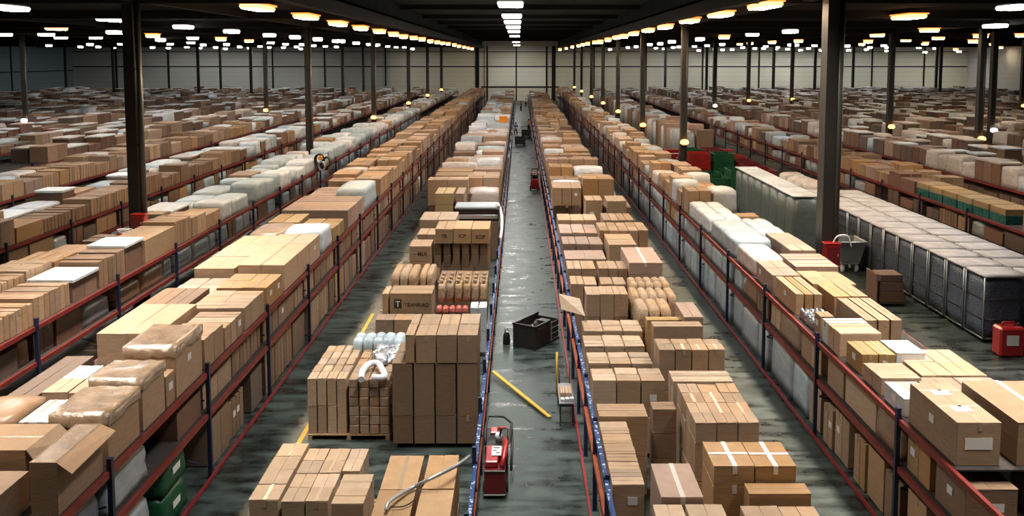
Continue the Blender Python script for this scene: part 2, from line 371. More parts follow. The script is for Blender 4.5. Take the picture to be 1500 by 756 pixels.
# ---------------------------------------------------------------- columns
COLS = []
def column(X, Y, w, label, lamp='orange', pipe=True, lz=3.7):
    COLS.append((X, Y, w))
    root = empty('steel_column', (X, Y, 0), label, 'column', 'steel columns holding up the roof')
    b = MB(); h = w/2
    b.box(X-h, X+h*.25, Y-h, Y-h+.05, .03, ZC-.4, 'steel_dark'); b.box(X-h, X+h*.25, Y+h-.05, Y+h, .03, ZC-.4, 'steel_dark')
    b.box(X-h*.5, X-h*.25, Y-h+.05, Y+h-.05, .03, ZC-.4, 'steel_dark'); b.box(X-h, X-h+.05, Y-h+.05, Y+h-.05, .03, ZC-.4, 'steel_dark')
    b.build('shaft', root)
    b = MB(); b.box(X-h-.1, X+h+.1, Y-h-.1, Y+h+.1, 0, .03, 'steel_dark'); b.build('base_plate', root)
    b = MB(); b.tube([(X+h*.62, Y-h*.5, .03), (X+h*.62, Y-h*.5, ZC-.4)], w*.2, 'steel_pipe', 10)
    for z in (3.5, 6.5, 9.5): b.box(X-h*.2, X+h*.9, Y-h*.8, Y-h*.2, z, z+.06, 'steel_dark')
    b.build('riser_pipe', root)
    if lamp:
        b = MB(); r = .30; b.lathe((X, Y-h-.22, lz), [(r*.5, -.16), (r*.95, -.08), (r, 0), (r*.8, .14), (r*.3, .2)], 'lamp_orange' if lamp == 'orange' else 'lamp_white', 12)
        g = b.build('warning_lamp', root)
        b = MB(); b.box(X-.18, X+.18, Y-h-.3, Y-h, lz-.24, lz-.16, 'black_plastic'); b.build('lamp_bracket', root)
    return root
LX = -15.4; lc = [35.6, 64.8, 93.5, 122.8, 148, 174]
for i, y in enumerate(lc):
    column(LX, y, .66 if i == 0 else .5, 'tall dark steel column on the left with a red box at its foot' if i == 0 else 'dark steel column, %s back in the line left of the left side aisle' % nth(i), None if i in (0, 1) else 'orange')
RXc = 11.45; rc = [32.6, 62, 83, 104, 123, 143, 166, 188]
for i, y in enumerate(rc):
    column(RXc, y, .66 if i == 0 else .46, 'tall dark steel column on the right beside the grey wheeled tub' if i == 0 else 'dark steel column, %s back in the line right of the right side aisle' % nth(i), None if i in (0,) else 'orange', lz=4.1 if i == 1 else 3.7)
oth = [(25.4, 116), (33.4, 130), (41, 134), (33.8, 81), (35.8, 69), (41, 77), (65.6, 116), (31, 190), (39, 186), (49, 172), (61, 184), (70, 187), (88, 188), (78, 165),
       (-49.6, 89), (-30.3, 106), (-58.6, 162), (-80, 175), (-96, 188), (-49, 162), (-30.5, 153), (-33.5, 190), (-66, 196)]
for i, (x, y) in enumerate(sorted(oth)):
    side = 'left' if x < 0 else 'right'
    k = sorted([q for q in oth if (q[0] < 0) == (x < 0)], key=lambda q: VX+F*q[0]/q[1]).index((x, y))
    n = len([q for q in oth if (q[0] < 0) == (x < 0)])
    pos = '%s from the left edge of the photo' % nth(k) if side == 'left' else '%s from the right edge of the photo' % nth(n-1-k)
    column(x, y, .5, 'thin dark steel column deep in the %s hall, %s' % (side, pos), random.choice(['orange', 'white']) if y < 140 else None)

# ---------------------------------------------------------------- ceiling lights
def light(X, Y, Z, w, l, warm, label, group, top):
    root = empty('ceiling_light', (X, Y, Z), label, 'ceiling light', group)
    if w <= 1.2:
        far = min(1, max(0, (Y-45)/70)); row = 'row' in group
        w = w*(1-.2*far) if row else w; l = l*(1-.55*far); hh = .20+.20*far
    else: hh = .2
    b = MB(); b.box(X-w/2, X+w/2, Y-l/2, Y+l/2, Z-hh, Z-.02, 'skirt_warm' if warm else 'skirt_white', .07); b.build('glass_skirt', root)
    b = MB(); b.box(X-w/2+.07, X+w/2-.07, Y-l/2+.07, Y+l/2-.07, Z-hh-.012, Z-hh-.002, ('lens_warm' if 'row' in group else 'lens_warmhall') if warm else ('lens_bay' if w > 1.2 else 'lens_white')); b.build('lens', root)
    b = MB()
    if warm: b.box(X-w/2-.05, X+w/2+.05, Y-l/2-.06, Y+l/2+.06, Z-.02, Z+.05, 'halo_warm'); b.build('halo_rim', root); b = MB()  # glowing rim added to imitate the orange halo round a warm lamp
    b.box(X-w/2+.02, X+w/2-.02, Y-l/2+.02, Y+l/2-.02, Z+.02, Z+.12, 'girder'); b.build('housing', root)
    b = MB(); b.tube([(X, Y, Z+.12), (X, Y, top)], .02, 'girder', 5); b.build('hanging_rod', root)
cen = [(748, 5), (750, 22), (751, 31), (752, 38.5), (753, 45), (754, 52), (756, 61), (757, 68)]
for i, (x, y) in enumerate(cen):
    k = 3.2 if y < 62 else 2.8; Y = min(F*k/(VY-y), 196); X = (x-VX)*Y/F
    light(X, Y, CH+k, 1.5, 3.2, False, 'wide white ceiling light over the centre aisle, %s from the camera' % nth(i), 'lights over the centre aisle', ZB)
lw = [(381, 8.5), (451, 22.5), (497, 32.5), (530, 39), (557, 44), (578, 48), (592, 51.5), (607, 53.5), (619, 55.5), (631, 58), (641, 60), (649, 61), (657, 62.5), (666, 64), (673, 66), (680, 67.5), (686, 68.8), (692, 70)]
for i, (x, y) in enumerate(lw):
    k = min(2.2, (VY-y)*196/F); Y = F*k/(VY-y); X = (x-VX)*Y/F
    light(X, Y, CH+k, .8, 2.6, True, 'warm orange ceiling light, %s back in the row left of centre' % nth(i), 'warm light row left of centre', ZC)
rw = [(1117, 5.5), (1053, 19), (1008, 28), (973, 37), (948, 42), (927, 47), (913, 51), (902, 52.5), (890, 56), (879, 59), (871, 60), (860, 62), (853, 63.5), (847, 65), (838, 67), (829, 69), (820, 71)]
for i, (x, y) in enumerate(rw):
    k = 2.2 if y < 70 else 1.95; Y = F*k/(VY-y); X = (x-VX)*Y/F
    light(X, Y, CH+k, .8, 2.6, True, 'warm orange ceiling light, %s back in the row right of centre' % nth(i), 'warm light row right of centre', ZC)
lf = [(13, 8.5), (10, 48), (170, 26), (172, 45), (144, 52.5), (87, 39), (72, 48), (93, 52.5), (75, 65), (121, 67), (135, 63), (147, 67), (169, 68.5), (180, 62.5), (227, 50), (238, 56), (252, 62.5), (226, 68), (249, 69), (272, 37), (285, 53), (282, 60), (276, 67.5), (295, 69), (300, 64), (318, 68), (342, 43.5), (326, 55), (334, 63), (332, 70), (353, 67), (367, 57.5), (367, 69), (383, 66), (397, 49), (398, 60), (396, 68), (420, 62.5), (417, 68), (434, 52), (444, 63.5), (436, 67), (442, 70), (467, 55), (461, 65), (478, 66), (494, 58), (494, 67), (501, 58), (523, 61), (541.5, 63), (554, 64), (569, 66), (581, 67.5), (593, 67.5), (605, 70)]
rf = [(893, 71), (919, 68), (931, 66.5), (951, 63.5), (966, 62), (983, 59), (960, 69), (972, 70), (985, 68), (993, 67), (1016, 66), (1024, 55), (1034.5, 65), (1022.5, 72.5), (1046, 71), (1057, 71.5), (1056.5, 63), (1059, 52), (1071, 71), (1082, 62.5), (1086.5, 68), (1097, 61.5), (1100, 48), (1104, 69.5), (1117, 69.5), (1120, 66), (1129, 59.5), (1135, 70), (1137, 67.5), (1152, 70.5), (1155, 43.5), (1156, 64), (1164, 64), (1167.5, 57.5), (1171, 72), (1182.5, 69.5), (1191, 65), (1201, 72), (1241, 72), (1239, 65.5), (1260, 63), (1269, 59), (1267, 71), (1272, 68), (1282, 49), (1292, 65), (1297, 68), (1297, 73), (1326.5, 22.5), (1324, 56.5), (1343, 68.5), (1352.5, 75), (1352, 62), (1357.5, 42), (1367, 69.5), (1371, 53.5), (1397, 71), (1402, 74), (1422, 58.5), (1433, 50.5), (1451, 63), (1453, 35.5), (1462, 68), (1471.5, 72.5), (1495, 49.5), (1490, 7)]
warmset = {(1059, 52), (1129, 59.5), (1167.5, 57.5), (1282, 49), (1357.5, 42), (1371, 53.5), (1433, 50.5), (1422, 58.5), (1324, 56.5), (1269, 59), (1260, 63), (1326.5, 22.5), (1495, 49.5), (1451, 63), (1462, 68), (1471.5, 72.5), (1397, 71), (1082, 62.5), (1097, 61.5), (1352, 62), (87, 39), (227, 50), (367, 57.5), (326, 55)}
def field(lst, side):
    out = []
    for x, y in lst:
        k = min(2.3, (VY-y)*198/F); Y = F*k/(VY-y); out.append((Y, x, y, k))
    out.sort()
    rows = {}
    for Y, x, y, k in out: rows.setdefault(int(Y//15), []).append((x, y, Y, k))
    for ri, r in enumerate(sorted(rows)):
        q = sorted(rows[r], key=lambda a: a[0] if side == 'left' else -a[0])
        for j, (x, y, Y, k) in enumerate(q):
            warm = (x, y) in warmset
            light((x-VX)*Y/F, Y, CH+k, .95 if Y < 130 else .8, 2.1 if y > 30 else 2.6, warm,
                  '%s ceiling light in %s hall, %s row back, %s from the %s' % ('warm' if warm else 'white', side, nth(ri), nth(j), side), 'ceiling lights of the %s hall' % side, ZC)
field(lf, 'left'); field(rf, 'right')

# ---------------------------------------------------------------- stock: everything stacked is first listed, then built
ITEMS = []    # dict(kind,x0,x1,y0,y1,z0,z1,mat,place,pos,group,opt)
def item(kind, x0, x1, y0, y1, z0, z1, mt, place, pos, group, **opt):
    for cx, cy, w in COLS:
        h = w/2+.12
        if x0 < cx+h and x1 > cx-h and y0 < cy+h and y1 > cy-h-.55 and not opt.get('force'): return
    ITEMS.append(dict(kind=kind, b=(x0, x1, y0, y1, z0, z1), mat=mt, place=place, pos=pos, group=group, opt=opt))
def colname(i, n):
    if n == 1: return ''
    if i == 0: return 'leftmost'
    if i == n-1: return 'rightmost'
    if n == 3: return 'middle'
    return '%s from left' % nth(i)
def tiern(k, n):
    if n == 1: return ''
    return 'top' if k == n-1 else ('bottom tier' if k == 0 else '%s tier' % nth(n-1-k))
def rown(j, n):
    if n == 1: return ''
    return 'front row' if j == 0 else ('rear row' if j == n-1 else '%s row' % nth(j))
def pile(X0, X1, Y0, Y1, zs, nx, ny, mt, place, group, kind='cardboard_box', gap=.026, jit=.02, tops=None, **opt):
    dx, dy = (X1-X0)/nx, (Y1-Y0)/ny; nz = len(zs)-1
    for k in range(nz):
        for j in range(ny):
            for i in range(nx):
                top = k == nz-1
                ddz = random.uniform(-jit, 0) if top else 0
                mm = tops if (tops and top) else mt
                if isinstance(mm, (list, tuple)): mm = random.choice(mm)
                pos = ', '.join(q for q in (tiern(k, nz), rown(j, ny), colname(i, nx)) if q)
                item(kind, X0+i*dx+gap/2, X0+(i+1)*dx-gap/2, Y0+j*dy+gap/2, Y0+(j+1)*dy-gap/2, zs[k], zs[k+1]+ddz-.004, mm, place, pos, group, **opt)
def P(xl, xr, yf, yb, zs, nx, ny, mt, place, group, **k):
    h = zs[-1]
    pile(Xof(xl, yf, h), Xof(xr, yf, h), Yof(yf, h), Yof(yb, h), zs, nx, ny, mt, place, group, **k)
GL = 'boxes in the left centre block'; GR = 'boxes in the right centre block'
# --- left centre block, near part (front edge px, back edge px, heights)
P(363, 408, 731, 648, [.15, .7, 1.25], 1, 4, 'tan', 'low pile at bottom left', GL)
P(411, 481, 734, 656, [.15, .7, 1.25], 2, 4, 'tan', 'low pile at bottom of left centre block', GL)
P(484, 533, 738, 693, [.15, .75, 1.38], 1, 2, 'tan', 'low pile by orange-brown cartons', GL)
P(500, 528, 690, 656, [.15, .7, 1.22], 1, 2, 'tan', 'low pair before the layered boxes', GL)
P(536, 596, 775, 666, [.15, 1.1, 2.0], 1, 2, 'orange', 'left of the two orange-brown carton columns', GL)
P(603, 657, 775, 666, [.15, 1.1, 2.0], 1, 2, 'orange', 'right of the two orange-brown carton columns', GL)
P(449, 507, 554, 505, [.15, .9, 1.65], 4, 5, 'tan', 'tall narrow box stack', GL, gap=.03)
P(510, 570, 555, 505, [.15, .4, .65, .9, 1.15, 1.4, 1.65], 4, 5, 'kraft', 'layered stack beside tall narrow boxes', GL, gap=.025)
P(573, 700, 532, 500, [.12, .87, 2.25], 4, 2, 'brown', 'stack by red truck', GL, gap=.04)
P(593, 607, 490, 459, [2.25, 3.0], 1, 2, 'kraft', 'narrow boxes atop the tall brown stack', GL)
P(608, 700, 490, 459, [2.25, 3.0], 3, 2, 'kraft', 'boxes atop the tall brown stack', GL)
P(516, 590, 497, 484, [.15, 1.0, 1.95], 5, 2, 'wrap_mint', 'behind tall narrow boxes', GL, kind='wrapped_load')
P(549, 604, 468, 459, [.15, 1.0, 1.9], 2, 1, 'kraft', 'low boxes left of the tall brown stack', GL)
XTL, YTL = Xof(570, 430, 2.5), Yof(430, 2.5)
P(559, 569, 430, 419, [.15, 1.0, 1.75, 2.5], 1, 1, 'orange', 'narrow box left of the lettered carton', GL)
P(570, 633, 430, 418, [1.75, 2.5], 1, 1, 'kraft', 'big carton lettered TEANRIAD', GL, text='TEANRIAD')
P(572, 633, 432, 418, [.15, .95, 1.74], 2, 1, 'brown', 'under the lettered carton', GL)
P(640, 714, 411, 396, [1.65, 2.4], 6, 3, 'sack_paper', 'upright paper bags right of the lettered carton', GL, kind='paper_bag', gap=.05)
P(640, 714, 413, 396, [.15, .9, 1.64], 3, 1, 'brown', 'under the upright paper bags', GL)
P(638, 685, 456, 449, [.15, .8, 1.35], 2, 1, 'brown', 'under the red packs', GL)
P(638, 686, 449, 444, [1.36, 1.6], 5, 1, 'pink_red', 'red film packs in front of the paper bags', GL, kind='film_pack')
P(688, 713, 450, 441, [.15, .9, 1.7], 2, 2, 'white', 'white boxes before the paper bags', GL)
P(572, 610, 401, 384, [1.5, 2.25], 3, 1, 'sack_paper', 'left slumped paper sacks behind the lettered carton', GL, kind='paper_sack', gap=.03)
P(614, 634, 401, 384, [1.5, 2.25], 2, 1, 'sack_paper', 'right slumped paper sacks behind the lettered carton', GL, kind='paper_sack', gap=.03)
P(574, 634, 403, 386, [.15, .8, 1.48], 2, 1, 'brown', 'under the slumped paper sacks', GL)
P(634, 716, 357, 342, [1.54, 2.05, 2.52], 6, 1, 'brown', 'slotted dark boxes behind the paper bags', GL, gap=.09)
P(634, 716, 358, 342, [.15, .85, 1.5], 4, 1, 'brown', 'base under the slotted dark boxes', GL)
P(637, 717, 335, 323, [2.54, 3.15], 3, 1, 'orange', 'three lettered boxes on the slotted dark boxes', GL, texts=('YB', 'ICP', 'SCIP'))
P(599, 631, 360, 350, [.15, 1.1, 1.9, 2.55], 1, 1, 'kraft', 'large box left of the slotted dark boxes', GL, text='-- MLR')
P(614, 668, 322, 310, [.15, 1.3, 2.6], 1, 1, 'tan', 'flat lidded box before the long grey bin', GL)
P(611, 640, 343, 334, [.15, 1.2, 2.3], 1, 1, 'tan', 'box left of the three lettered boxes', GL)
P(637, 664, 283, 274, [.15, 1.1, 2.1, 2.7], 1, 1, 'yellow', 'yellowish box beyond the long grey bin', GL)
P(667, 680, 283, 274, [.15, 1.1, 2.1, 2.7], 1, 1, 'kraft', 'narrow box beyond the long grey bin', GL)
P(684, 716, 283, 270, [.15, 1.1, 2.3], 2, 2, 'rust', 'reddish boxes beyond the long grey bin', GL)
# --- right centre block
P(868, 975, 557, 538, [.15, 1.05, 2.0], 3, 2, 'tan', 'wide pile by flatbed trolley', GR, gap=.03)
P(862, 957, 532, 515, [.15, 1.05, 2.0], 3, 2, 'tan', 'second wide pile past trolley', GR, gap=.03)
P(856, 945, 507, 490, [.15, 1.05, 2.0], 3, 2, 'tan', 'third wide pile past trolley', GR, gap=.03)
P(855, 942, 484, 468, [.15, 1.05, 2.0], 3, 2, 'tan', 'wide pile under the loose cardboard sheet', GR, gap=.03)
P(859, 920, 431, 419, [.15, .9, 1.65, 2.4], 3, 1, 'kraft', 'three joined cartons right of the black crate', GR, gap=.012)
P(836, 875, 416, 404, [.15, 1.2, 2.3], 2, 1, 'kraft', 'pair of boxes behind and left of the joined cartons', GR)
P(880, 918, 415, 405, [.15, 1.2, 2.2], 2, 1, 'kraft', 'loose-lidded boxes behind the joined cartons', GR)
P(831, 873, 393, 381, [.15, 1.2, 2.3], 2, 1, 'kraft', 'pair of square boxes on aisle side', GR)
P(877, 920, 393, 382, [.15, 1.2, 2.3], 3, 1, 'kraft', 'three narrow boxes by the square pair', GR)
P(828, 888, 379, 366, [.15, 1.2, 2.2], 1, 1, 'pink', 'pinkish wide box beside centre aisle', GR)
P(824, 884, 357, 346, [.15, 1.2, 2.2], 3, 1, 'pink', 'pinkish pile behind the pinkish wide box', GR)
P(820, 876, 341, 328, [.15, 1.2, 2.2], 3, 2, 'pink', 'pinkish double pile in right centre block', GR)
P(817, 875, 322, 313, [.15, 1.2, 2.2], 3, 1, 'tan', 'pale wide boxes beside the centre aisle', GR)
P(809, 852, 275, 266, [1.95, 2.9], 3, 1, 'kraft', 'tall trio on an orange pallet', GR)
P(809, 852, 277, 266, [.15, 1.0, 1.78], 2, 1, 'dusk', 'under the tall trio', GR)
P(858, 883, 293, 286, [.15, 1.4, 2.7], 1, 1, 'kraft', 'tall box with crumpled white top', GR)
P(889, 918, 294, 286, [.15, 1.4, 2.7], 1, 1, 'tan', 'tall square box right of the white crumpled top', GR)
P(873, 898, 268, 262, [.15, 1.4, 2.8], 1, 1, 'rust', 'reddish tall box deep in right centre block', GR)
P(897, 945, 710, 616, [.15, 1.0, 1.9], 1, 9, 'kraft', 'single file of flat boxes beside the blue beam', GR, gap=.015)
P(877, 950, 609, 590, [.15, 1.05, 2.0], 1, 1, 'kraft', 'wide box behind the single file', GR)
P(956, 992, 600, 588, [.15, .85, 1.47, 2.0], 1, 1, 'brown', 'brown box column between pile and grid stack', GR)
P(968, 1032, 728, 678, [.15, 1.1, 2.0], 1, 1, 'pink', 'carton with one long tape strip', GR, tape='clear')
P(966, 1013, 775, 738, [.15, 1.0, 1.9], 1, 1, 'tan', 'bottom edge box left of tape carton', GR)
P(1016, 1074, 775, 738, [.15, 1.0, 1.9], 1, 1, 'tan', 'bottom edge box right of tape carton', GR)
P(1019, 1113, 619, 561, [.15, 1.0, 1.85, 2.3], 3, 4, 'kraft', 'tall grid stack in right centre block', GR, gap=.015)
P(986, 1075, 558, 542, [.15, 1.2, 2.3], 1, 2, 'tan', 'long flat pair behind the grid stack', GR)
P(965, 1063, 512, 495, [.15, 1.4, 2.5], 4, 2, 'kraft', 'eight strapped boxes beside right side aisle', GR)
P(1045, 1168, 682, 646, [.15, 1.9, 2.3], 2, 1, 'orange', 'two large cartons crossed by white tape', GR, tape='clear')
P(1097, 1190, 722, 706, [.15, 1.1, 2.0], 1, 1, 'orange', 'low carton before the two taped cartons', GR)
P(1100, 1216, 775, 740, [.15, 1.0, 1.85], 2, 1, 'kraft', 'bottom right pair of right centre block', GR, label=True)
P(947, 1000, 468, 463, [.15, 1.1, 2.2], 1, 1, 'yellow', 'thin flat box before the long bundles', GR)
P(957, 1030, 478, 470, [.15, 1.1, 2.3], 1, 1, 'kraft', 'wide box with white label behind strapped boxes', GR, label=True)
P(1002, 1031, 464, 442, [.15, 1.1, 2.4], 1, 1, 'pink', 'long pinkish box at right block edge', GR)
P(935, 985, 452, 434, [1.5, 2.4], 3, 1, 'sack_paper', 'three long paper bundles in right centre block', GR, kind='paper_sack')
P(925, 992, 432, 418, [1.5, 2.4], 5, 1, 'sack_paper', 'five paper bundles behind the three long bundles', GR, kind='paper_sack')
P(923, 982, 415, 403, [1.5, 2.4], 5, 2, 'sack_paper', 'small paper bundles behind the five bundles', GR, kind='paper_sack')
for a in ((935, 985, 453, 434), (925, 992, 432, 418), (923, 982, 415, 403)):
    h = 2.4; pile(Xof(a[0], a[2], h), Xof(a[1], a[2], h), Yof(a[2], h), Yof(a[3], h), [.15, .8, 1.49], 2, 1, 'brown', 'under the paper bundles', GR)
P(921, 971, 385, 362, [.15, 1.1, 2.1, 2.55], 1, 1, 'pink', 'pale lidded box right of the square boxes', GR, tape='clear')
P(892, 933, 358, 342, [.15, 1.2, 2.4], 1, 2, 'tan', 'two flat-topped boxes before the ten-box grid', GR)
P(878, 950, 337, 325, [.15, 1.3, 2.55], 5, 2, 'kraft', 'ten-box grid with one white label', GR)
P(884, 929, 322, 312, [.15, 1.3, 2.45], 4, 1, 'kraft', 'four slanting boxes behind the ten-box grid', GR)

# --- procedural loads
def load(X0, X1, Y0, Y1, z0, z1, style, place, group, lump_ok=True):
    w, d = X1-X0, Y1-Y0
    if style == 'white': item('wrapped_load', X0, X1, Y0, Y1, z0, z1, random.choice(['wrap_white', 'wrap_white', 'wrap_mint', 'wrap_cream']), place, '', group)
    elif style == 'mint': item('wrapped_load', X0, X1, Y0, Y1, z0, z1, 'wrap_mint', place, '', group)
    elif style == 'grey': item('wrapped_load', X0, X1, Y0, Y1, z0, z1, 'wrap_grey', place, '', group)
    elif style == 'cream': item('wrapped_load', X0, X1, Y0, Y1, z0, z1, 'wrap_cream', place, '', group)
    elif style == 'wbrown': item('wrapped_load', X0, X1, Y0, Y1, z0, z1, 'wrap_brown', place, '', group)
    elif style == 'sack':
        pile(X0, X1, Y0, Y1, [z0, z1], random.choice([2, 3]), 1, 'sack_paper', place, group, kind='paper_sack', gap=.03)
    elif style == 'slice':
        pile(X0, X1, Y0, Y1, [z0, z1], 1, max(2, int(d/.28)), random.choice(['kraft', 'brown']), place, group, jit=.05, gap=.03)
    elif style == 'grid':
        pile(X0, X1, Y0, Y1, [z0, z1], 2, random.choice([2, 3]), random.choice(['kraft', 'tan', 'orange']), place, group)
    elif style == 'grid2':
        pile(X0, X1, Y0, Y1, [z0, (z0+z1)/2, z1], 2, 2, random.choice(['kraft', 'tan', 'pink']), place, group)
    elif style == 'dusk': pile(X0, X1, Y0, Y1, [z0, z1], 1, random.choice([1, 2]), random.choice(['dusk', 'rust', 'brown']), place, group)
    elif style == 'capped':   # cartons with a pale top sheet
        pile(X0+.04, X1-.04, Y0+.04, Y1-.04, [z0, z1-.05], 1, max(1, int(d/.8)), random.choice(['rust', 'rust', 'brown', 'dusk']), place, group, jit=0)
        item('wrapped_load', X0-.01, X1+.01, Y0, Y1, z1-.048, z1+.07, random.choice(['wrap_white', 'wrap_white', 'wrap_cream']), place+', pale cover sheet', '', group, cap=True)
    elif style == 'pinks': pile(X0, X1, Y0, Y1, [z0, z1], 1, random.choice([1, 2, 3]), 'pink', place, group)
    else: pile(X0, X1, Y0, Y1, [z0, z1], random.choice([1, 1, 2]), random.choice([1, 2]), random.choice(['kraft', 'tan', 'kraft', 'orange', 'pink']), place, group)
def pick(wts):
    r = random.random()*sum(w for _, w in wts)
    for s, w in wts:
        r -= w
        if r <= 0: return s
    return wts[0][0]
def block_far(x0, x1, y0, y1, side, seedw):
    y = y0; k = 0
    G = GL if side == 'left' else GR
    while y < y1:
        d = random.uniform(1.3, 2.1)
        ncol = 2 if y < 90 else random.choice([2, 3]); xa = x0; tot = x1-x0
        cuts = [0]+sorted(random.uniform((i+.8)/ncol, (i+1.2)/ncol) for i in range(ncol-1))+[1]
        for c in range(ncol):
            h = random.uniform(2.2, 3.1)
            st = pick(seedw(y))
            pl = '%s stack past %s, %s' % (nth(k), 'grey bin' if side == 'left' else 'pale wide boxes', ['left', 'middle', 'right'][c if ncol == 3 else c*2])
            X0, X1 = x0+cuts[c]*tot+.03, x0+cuts[c+1]*tot-.03
            hm = random.uniform(1.2, 1.6)
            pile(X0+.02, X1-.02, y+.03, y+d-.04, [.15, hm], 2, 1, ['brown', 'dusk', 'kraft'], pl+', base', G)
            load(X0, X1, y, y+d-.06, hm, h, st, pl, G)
        y += d; k += 1
block_far(-5.3, -1.2, 50, 188, 'left', lambda y: [('white', 6 if y > 55 else 1.5), ('grid', 2), ('box', 1.6), ('sack', 1), ('grey', .6), ('pinks', 1), ('dusk', .8)])
block_far(1.85, 5.4, 50.5, 188, 'right', lambda y: [('white', 2 if y < 60 or y > 120 else .7), ('grid', 3), ('box', 3), ('grid2', 2), ('sack', .8), ('dusk', .5), ('pinks', 1)])
# right block: gap from 44.6 to 50
P(884, 925, 303, 296, [.15, 1.3, 2.3], 1, 1, 'brown', 'low brown box behind the four slanting boxes', GR)

G1 = 'loads on the rack left of the left side aisle'; G2 = 'loads on the rack right of the right side aisle'
# --- left row 1, near, upper shelf
def Bx(x0, x1, y0, y1, z1, mt, place, G=G1, z0=2.6, nx=1, ny=1, kind='cardboard_box', **o):
    y0 -= .57; y1 -= .57; x1 = min(x1, 10.42)
    pile(x0, x1, y0, y1, [z0, z1], nx, ny, mt, place, G, kind=kind, **o)
Bx(-7.93, -7.46, 14.35, 15.9, 3.5, 'kraft', 'narrow open box with raised flap at lower left', open=True, side=1)
Bx(-9.8, -8.27, 14.9, 16.0, 3.45, 'kraft', 'wide box with hanging flap at left edge', flap=True)
Bx(-9.9, -8.1, 13.1, 14.7, 3.2, 'brown', 'brown box below the hanging flap')
Bx(-8.5, -7.46, 16.1, 17.45, 3.55, 'kraft', 'film-covered carton behind the raised flap', wrap=True)
Bx(-9.2, -8.56, 16.3, 17.4, 3.35, 'tan', 'pale-topped square box in second column', nx=2, tops='white')
Bx(-10.4, -9.3, 16.3, 17.6, 3.4, 'wrap_brown', 'film-wrapped brown load at left edge', kind='wrapped_load')
Bx(-8.5, -7.46, 17.6, 18.7, 3.65, 'kraft', 'large carton under glossy film', wrap=True)
Bx(-9.7, -8.6, 18.0, 19.6, 3.25, 'tan', 'pale-topped boxes left of glossy carton', nx=2, ny=2, tops=['white', 'tan', 'pink'])
Bx(-10.4, -9.75, 17.8, 20.4, 3.2, 'dusk', 'dark box at rear of first rack')
Bx(-8.58, -7.46, 19.3, 20.9, 3.75, 'kraft', 'tall carton with drooping film lid', wrap=True)
Bx(-8.6, -7.46, 18.75, 19.25, 3.3, 'kraft', 'thin box between the two film-covered cartons')
Bx(-10.2, -8.7, 21.4, 24.0, 3.4, 'tan', 'very large flat-topped carton of rear column', nx=1, ny=1)
Bx(-8.5, -7.46, 21.05, 22.4, 3.35, 'kraft', 'plain carton behind drooping lid', ny=2)
Bx(-8.6, -7.46, 22.5, 23.9, 3.2, 'kraft', 'ribbed pair before the double cartons', ny=3)
Bx(-8.95, -7.46, 24.1, 25.9, 3.25, 'kraft', 'double cartons with ribbed sides', nx=2, ny=3, gap=.012)
Bx(-10.35, -9.05, 24.2, 26.0, 3.3, 'brown', 'brown pair behind double cartons', nx=2)
Bx(-8.95, -7.46, 26.2, 27.9, 3.25, 'orange', 'strapped ribbed boxes', nx=2, ny=2, gap=.012)
Bx(-10.35, -9.05, 26.2, 28.0, 3.1, 'pink', 'rounded pinkish boxes', nx=2, ny=2)
Bx(-8.95, -7.46, 28.2, 33.2, 3.45, 'tan', 'long run of pale flat-topped cartons', nx=1, ny=3)
Bx(-10.35, -9.05, 28.2, 33.4, 3.35, 'tan', 'second run of pale flat-topped cartons', nx=1, ny=3)
Bx(-8.95, -7.46, 33.6, 35.4, 3.5, 'wrap_white', 'white-covered box past pale cartons', kind='wrapped_load')
Bx(-10.35, -9.05, 33.8, 36.2, 3.35, 'wrap_brown', 'brown tarpaulin load', kind='wrapped_load')
Bx(-8.95, -7.46, 35.6, 37.8, 3.2, 'yellow', 'yellowish ribbed boxes', nx=2, ny=3)
Bx(-10.35, -9.05, 36.4, 38.4, 3.3, 'yellow', 'yellowish boxes of rear column', nx=2, ny=1)
Bx(-10.35, -7.46, 38.6, 42.6, 3.4, 'pink', 'wide pinkish slatted boxes', nx=1, ny=5)
Bx(-8.9, -7.46, 42.8, 46.4, 3.7, 'wrap_mint', 'pale blue tarpaulin load', kind='wrapped_load')
Bx(-10.35, -9.0, 42.8, 46.4, 3.3, 'pink', 'slats beside the pale blue tarpaulin', ny=5)
# --- right row 1, near, upper shelf
Bx(7.9, 8.72, 16.1, 18.1, 3.42, 'kraft', 'big carton with large front label at lower right', G2, label='big', toplab=True)
Bx(9.0, 10.7, 16.1, 18.2, 3.42, 'kraft', 'large carton with long tape at right edge', G2, tape='clear')
Bx(7.9, 8.6, 18.3, 19.3, 3.0, 'brown', 'white-topped low box behind big carton', G2, tops='white')
Bx(8.7, 10.9, 18.5, 19.7, 2.95, 'pink', 'low flat boxes behind right-edge carton', G2, nx=2)
Bx(7.9, 8.8, 19.45, 20.5, 3.0, 'tan', 'low boxes with white papers', G2, ny=2)
Bx(8.95, 10.9, 19.8, 21.6, 2.95, 'tan', 'thin pale boards laid flat', G2, nx=2, ny=2)
Bx(7.95, 8.75, 20.7, 21.7, 3.12, 'yellow', 'glass-fronted pair of boxes', G2, nx=2, label=True)
Bx(8.8, 9.5, 20.8, 21.8, 3.12, 'dusk', 'dark box with white papers on top', G2, tops='white', ny=2)
Bx(7.9, 8.95, 22.0, 23.3, 3.2, 'brown', 'box with two white strips on top', G2, ny=3, tops=['tan', 'white'])
Bx(7.92, 8.3, 23.5, 24.0, 3.2, 'kraft', 'small upright box by the rack post', G2)
Bx(7.92, 8.6, 24.1, 25.3, 2.95, 'foil', 'silver film pack between long boxes', G2, kind='film_pack', nx=5, ny=4)
Bx(8.97, 9.95, 23.1, 25.3, 3.2, 'kraft', 'long boxes split by black gaps', G2, nx=3, gap=.05)
Bx(8.97, 9.95, 25.45, 26.9, 3.2, 'orange', 'orange-brown long boxes', G2, nx=2)
